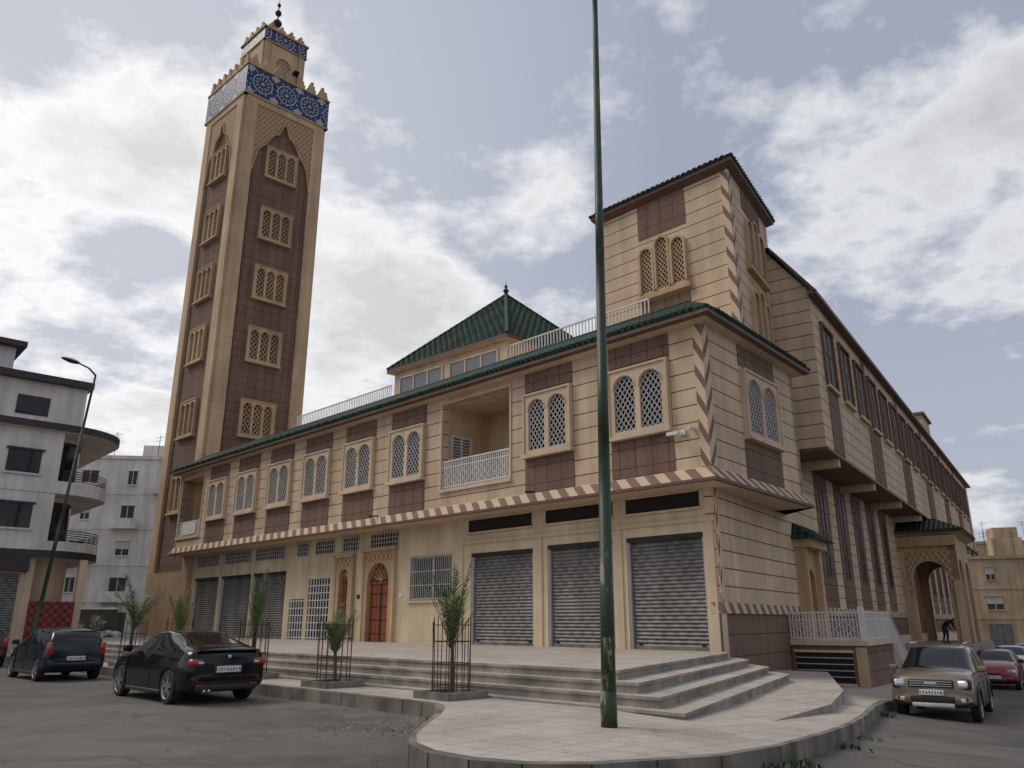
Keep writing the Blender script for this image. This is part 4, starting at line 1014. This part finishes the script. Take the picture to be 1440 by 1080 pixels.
P_red=paint('red_car_paint',(.25,.015,.02)); P_silver=paint('silver_car_paint',(.42,.43,.44),.6); P_dred=paint('maroon_car_paint',(.06,.012,.012)); P_white=paint('white_car_paint',(.6,.6,.6),0)
car('coupe','parked_car',P_black,-7.4,18.7,uL)
car('hatch','parked_car',P_teal,-13.8,25.0,uL)
car('hatch','parked_car',P_dred,-20.6,31.4,uL)
car('hatch','parked_car',P_silver,-33.5,66,(1,.15))
car('suv','parked_car',P_brown,11.2,21.7,-uW)
car('hatch','parked_car',P_red,19.6,33.6,-uW)
car('hatch','parked_car',P_white,24.5,40.6,-uW)
car('hatch','parked_car',P_dred,29,46.6,-uW)

# ============================ man bending ============================
def man(x,y,z,rot):
    e=empty('man',(x,y,z),rot)
    J={'pel':(0,0,.93),'sp':(.16,0,1.08),'ch':(.36,0,1.2),'ne':(.5,0,1.26),
       'sl':(.38,.19,1.2),'el':(.42,.24,.9),'wl':(.55,.2,.68),'sr':(.38,-.19,1.2),'er':(.44,-.24,.9),'wr':(.58,-.18,.7),
       'hl':(0,.1,.88),'kl':(.08,.13,.48),'al':(-.02,.14,.09),'tl':(.17,.16,.05),'hr':(0,-.1,.88),'kr':(.05,-.13,.48),'ar':(-.08,-.14,.09),'tr':(.11,-.16,.05)}
    rad={'pel':.15,'sp':.14,'ch':.15,'ne':.065,'sl':.075,'el':.05,'wl':.035,'sr':.075,'er':.05,'wr':.035,'hl':.1,'kl':.07,'al':.045,'tl':.04,'hr':.1,'kr':.07,'ar':.045,'tr':.04}
    E=[('pel','sp'),('sp','ch'),('ch','ne'),('ch','sl'),('sl','el'),('el','wl'),('ch','sr'),('sr','er'),('er','wr'),('pel','hl'),('hl','kl'),('kl','al'),('al','tl'),('pel','hr'),('hr','kr'),('kr','ar'),('ar','tr')]
    ks=list(J); me=bpy.data.meshes.new('clothed_body'); me.from_pydata([J[k] for k in ks],[(ks.index(a),ks.index(b)) for a,b in E],[])
    me.materials.append(simple('dark_clothes',(.015,.015,.018),.9,amt=.2))
    o=bpy.data.objects.new('clothed_body',me); COL.objects.link(o); o.parent=e
    o.modifiers.new('k','SKIN')
    for k_,sv in zip(ks,me.skin_vertices[0].data): sv.radius=(rad[k_],rad[k_])
    me.skin_vertices[0].data[0].use_root=True
    s=o.modifiers.new('s','SUBSURF'); s.levels=1; s.render_levels=1
    sk=simple('skin',(.3,.17,.11),.6,amt=.05); mb=MB()
    mb.lathe(V(.63,0,1.22),[(0,-.13),(.06,-.11),(.085,-.04),(.09,.03),(.07,.09),(.0,.12)],sk,12)
    mb.bar(V(.71,0,1.22),V(.735,0,1.19),.014,sk,5,.02)
    for sy in (1,-1): mb.bar(V(.63,sy*.085,1.235),V(.63,sy*.1,1.235),.026,sk,6,.016)
    mb.obj('head',e,smooth=True,merge=True)
    mb=MB(); mb.lathe(V(.615,0,1.25),[(.097,-.03),(.1,.03),(.08,.09),(.0,.125)],M_trim,12)
    for sy in (1,-1): mb.bar(V(.705,sy*.032,1.25),V(.714,sy*.032,1.25),.01,M_trim,6)
    mb.obj('hair_and_eyes',e,smooth=True,merge=True)
    mb=MB()
    for s_ in ('wl','wr'):
        p=V(*J[s_]); mb.bar(p,p+V(.05,0,-.09),.03,sk,6,.022)
        for f in range(4): mb.bar(p+V(.04,(f-1.5)*.017,-.08),p+V(.07,(f-1.5)*.018,-.16+abs(f-1.5)*.01),.009,sk,5,.006)
        mb.bar(p+V(.03,.03,-.03),p+V(.07,.05,-.08),.01,sk,5)
    mb.obj('hands',e)
pm_=FW.P(28.6,2.2,.45); man(pm_.x,pm_.y,.45,R(-60))

# ============================ weeds & debris ============================
mb=MB(); rnd=random.Random(3)
for (x,y,n,s_) in ((3.1,10.1,60,.13),(3.5,10.55,50,.12),(2.75,9.75,20,.08),(5.0,12.85,30,.1),(8.6,19.6,40,.14),(-1.4,14.3,15,.07),(5.9,14.3,16,.08)):
    for k in range(n):
        px=x+rnd.gauss(0,.11)+.05; py=y+rnd.gauss(0,.11)-.1; z=zg(px); a=rnd.uniform(0,6.28); d=V(math.cos(a),math.sin(a),0)*rnd.uniform(.02,.10); h=rnd.uniform(.4,1)*s_
        w=V(-d.y,d.x,0).normalized()*.012; b=V(px,py,z); mb.poly([b-w,b+w,b+d*.6+w*1.5+V(0,0,h*.7),b+d+V(0,0,h),b+d*.6-w*1.5+V(0,0,h*.7)],M_leafd)
mb.obj('weeds')
mb=MB()
for k in range(190):
    x=rnd.gauss(-1.9,.8); y=rnd.gauss(13.4,.9)
    if x>-1.35: x=-1.45-abs(rnd.gauss(0,.4))
    r_=rnd.uniform(.006,.026); h=rnd.uniform(.5,1)*r_; a=rnd.uniform(0,3); u=V(math.cos(a),math.sin(a),0)*r_; w=V(-u.y,u.x,0)*.7; b=V(x,y,-.002)
    mb.hexa([b-u-w,b+u-w,b+u+w,b-u+w,b-(u+w)*.6+V(0,0,h),b+(u-w)*.6+V(0,0,h),b+(u+w)*.6+V(0,0,h),b+(w-u)*.6+V(0,0,h)],M_kerb if k%3 else M_tanD)
mb.obj('gravel')

# ============================ camera, light, sky ============================
cam=bpy.data.cameras.new('camera'); co=bpy.data.objects.new('camera',cam); COL.objects.link(co)
co.location=(0,0,1.6); co.rotation_euler=(R(90+16.94),0,0); cam.sensor_width=36; cam.lens=27.5; cam.clip_end=6000; sc.camera=co
SUNYAW=-80; SUNEL=50
sd=bpy.data.lights.new('sun','SUN'); sd.energy=1.5; sd.angle=R(28); sd.color=(1,.92,.81)
so_=bpy.data.objects.new('sun',sd); COL.objects.link(so_)
dv=V(math.sin(R(SUNYAW))*math.cos(R(SUNEL)),math.cos(R(SUNYAW))*math.cos(R(SUNEL)),math.sin(R(SUNEL)))
so_.rotation_euler=dv.to_track_quat('Z','Y').to_euler()
w=bpy.data.worlds.new('World'); sc.world=w; w.use_nodes=True; nt=w.node_tree; nt.nodes.clear()
class WN(NT):
    def __init__(s): s.nt=nt; s._uv=None; s._ob=nt.nodes.new('ShaderNodeTexCoord').outputs['Generated']
N=WN()
sky=N.n('ShaderNodeTexSky'); sky.sky_type='NISHITA'; sky.sun_disc=False; sky.sun_elevation=R(SUNEL); sky.sun_rotation=R(SUNYAW%360); sky.dust_density=3
b1=N.n('ShaderNodeBackground'); N.l(sky.outputs[0],b1.inputs[0]); b1.inputs[1].default_value=.11
xyz=N.n('ShaderNodeSeparateXYZ'); N.l(N.ob(),xyz.inputs[0])
dz=N.mth('ADD',N.mth('MAXIMUM',xyz.outputs[2],0.0),.22)
cmb=N.n('ShaderNodeCombineXYZ'); N.l(N.mth('DIVIDE',xyz.outputs[0],dz),cmb.inputs[0]); N.l(N.mth('DIVIDE',xyz.outputs[1],dz),cmb.inputs[1]); cmb.inputs[2].default_value=1.37
n1=N.noise(2.7,8,.6,cmb.outputs[0]); n2=N.noise(1.0,2,.5,cmb.outputs[0]); n3=N.noise(7.0,5,.62,cmb.outputs[0])
s_=N.mth('ADD',N.mth('MULTIPLY',n1,.64),N.mth('ADD',N.mth('MULTIPLY',n2,.34),N.mth('MULTIPLY',n3,.16)))
dt=N.n('ShaderNodeVectorMath'); dt.operation='DOT_PRODUCT'; N.l(N.ob(),dt.inputs[0]); gd=V(-650,950,600).normalized(); dt.inputs[1].default_value=gd
glow=N.ramp(dt.outputs['Value'],.76,1.0,0,1)
s2=N.mth('ADD',s_,N.mth('MULTIPLY',glow,.07))
cm=N.ramp(s2,.555,.635,0,1)
thick=N.ramp(s2,.63,.74,1.0,.72)
hz=N.ramp(xyz.outputs[2],0,.45,.55,0)
base=N.mix(hz,N.mix(glow,(.34,.37,.465),(.54,.56,.62)),(.53,.55,.60))
cl=N.mix(glow,(.73,.74,.755),(.95,.94,.925))
c3=N.n('ShaderNodeCombineXYZ'); [N.l(thick,c3.inputs[i]) for i in range(3)]
cc_=N.mix(1.0,N.mix(cm,base,cl),c3.outputs[0],'MULTIPLY')
b2=N.n('ShaderNodeBackground'); N.l(cc_,b2.inputs[0]); b2.inputs[1].default_value=1.12
ms=N.n('ShaderNodeMixShader'); ms.inputs[0].default_value=.9; N.l(b1.outputs[0],ms.inputs[1]); N.l(b2.outputs[0],ms.inputs[2])
out=N.n('ShaderNodeOutputWorld'); N.l(ms.outputs[0],out.inputs[0])
sc.view_settings.view_transform='Standard'; sc.view_settings.look='None'; sc.view_settings.exposure=0
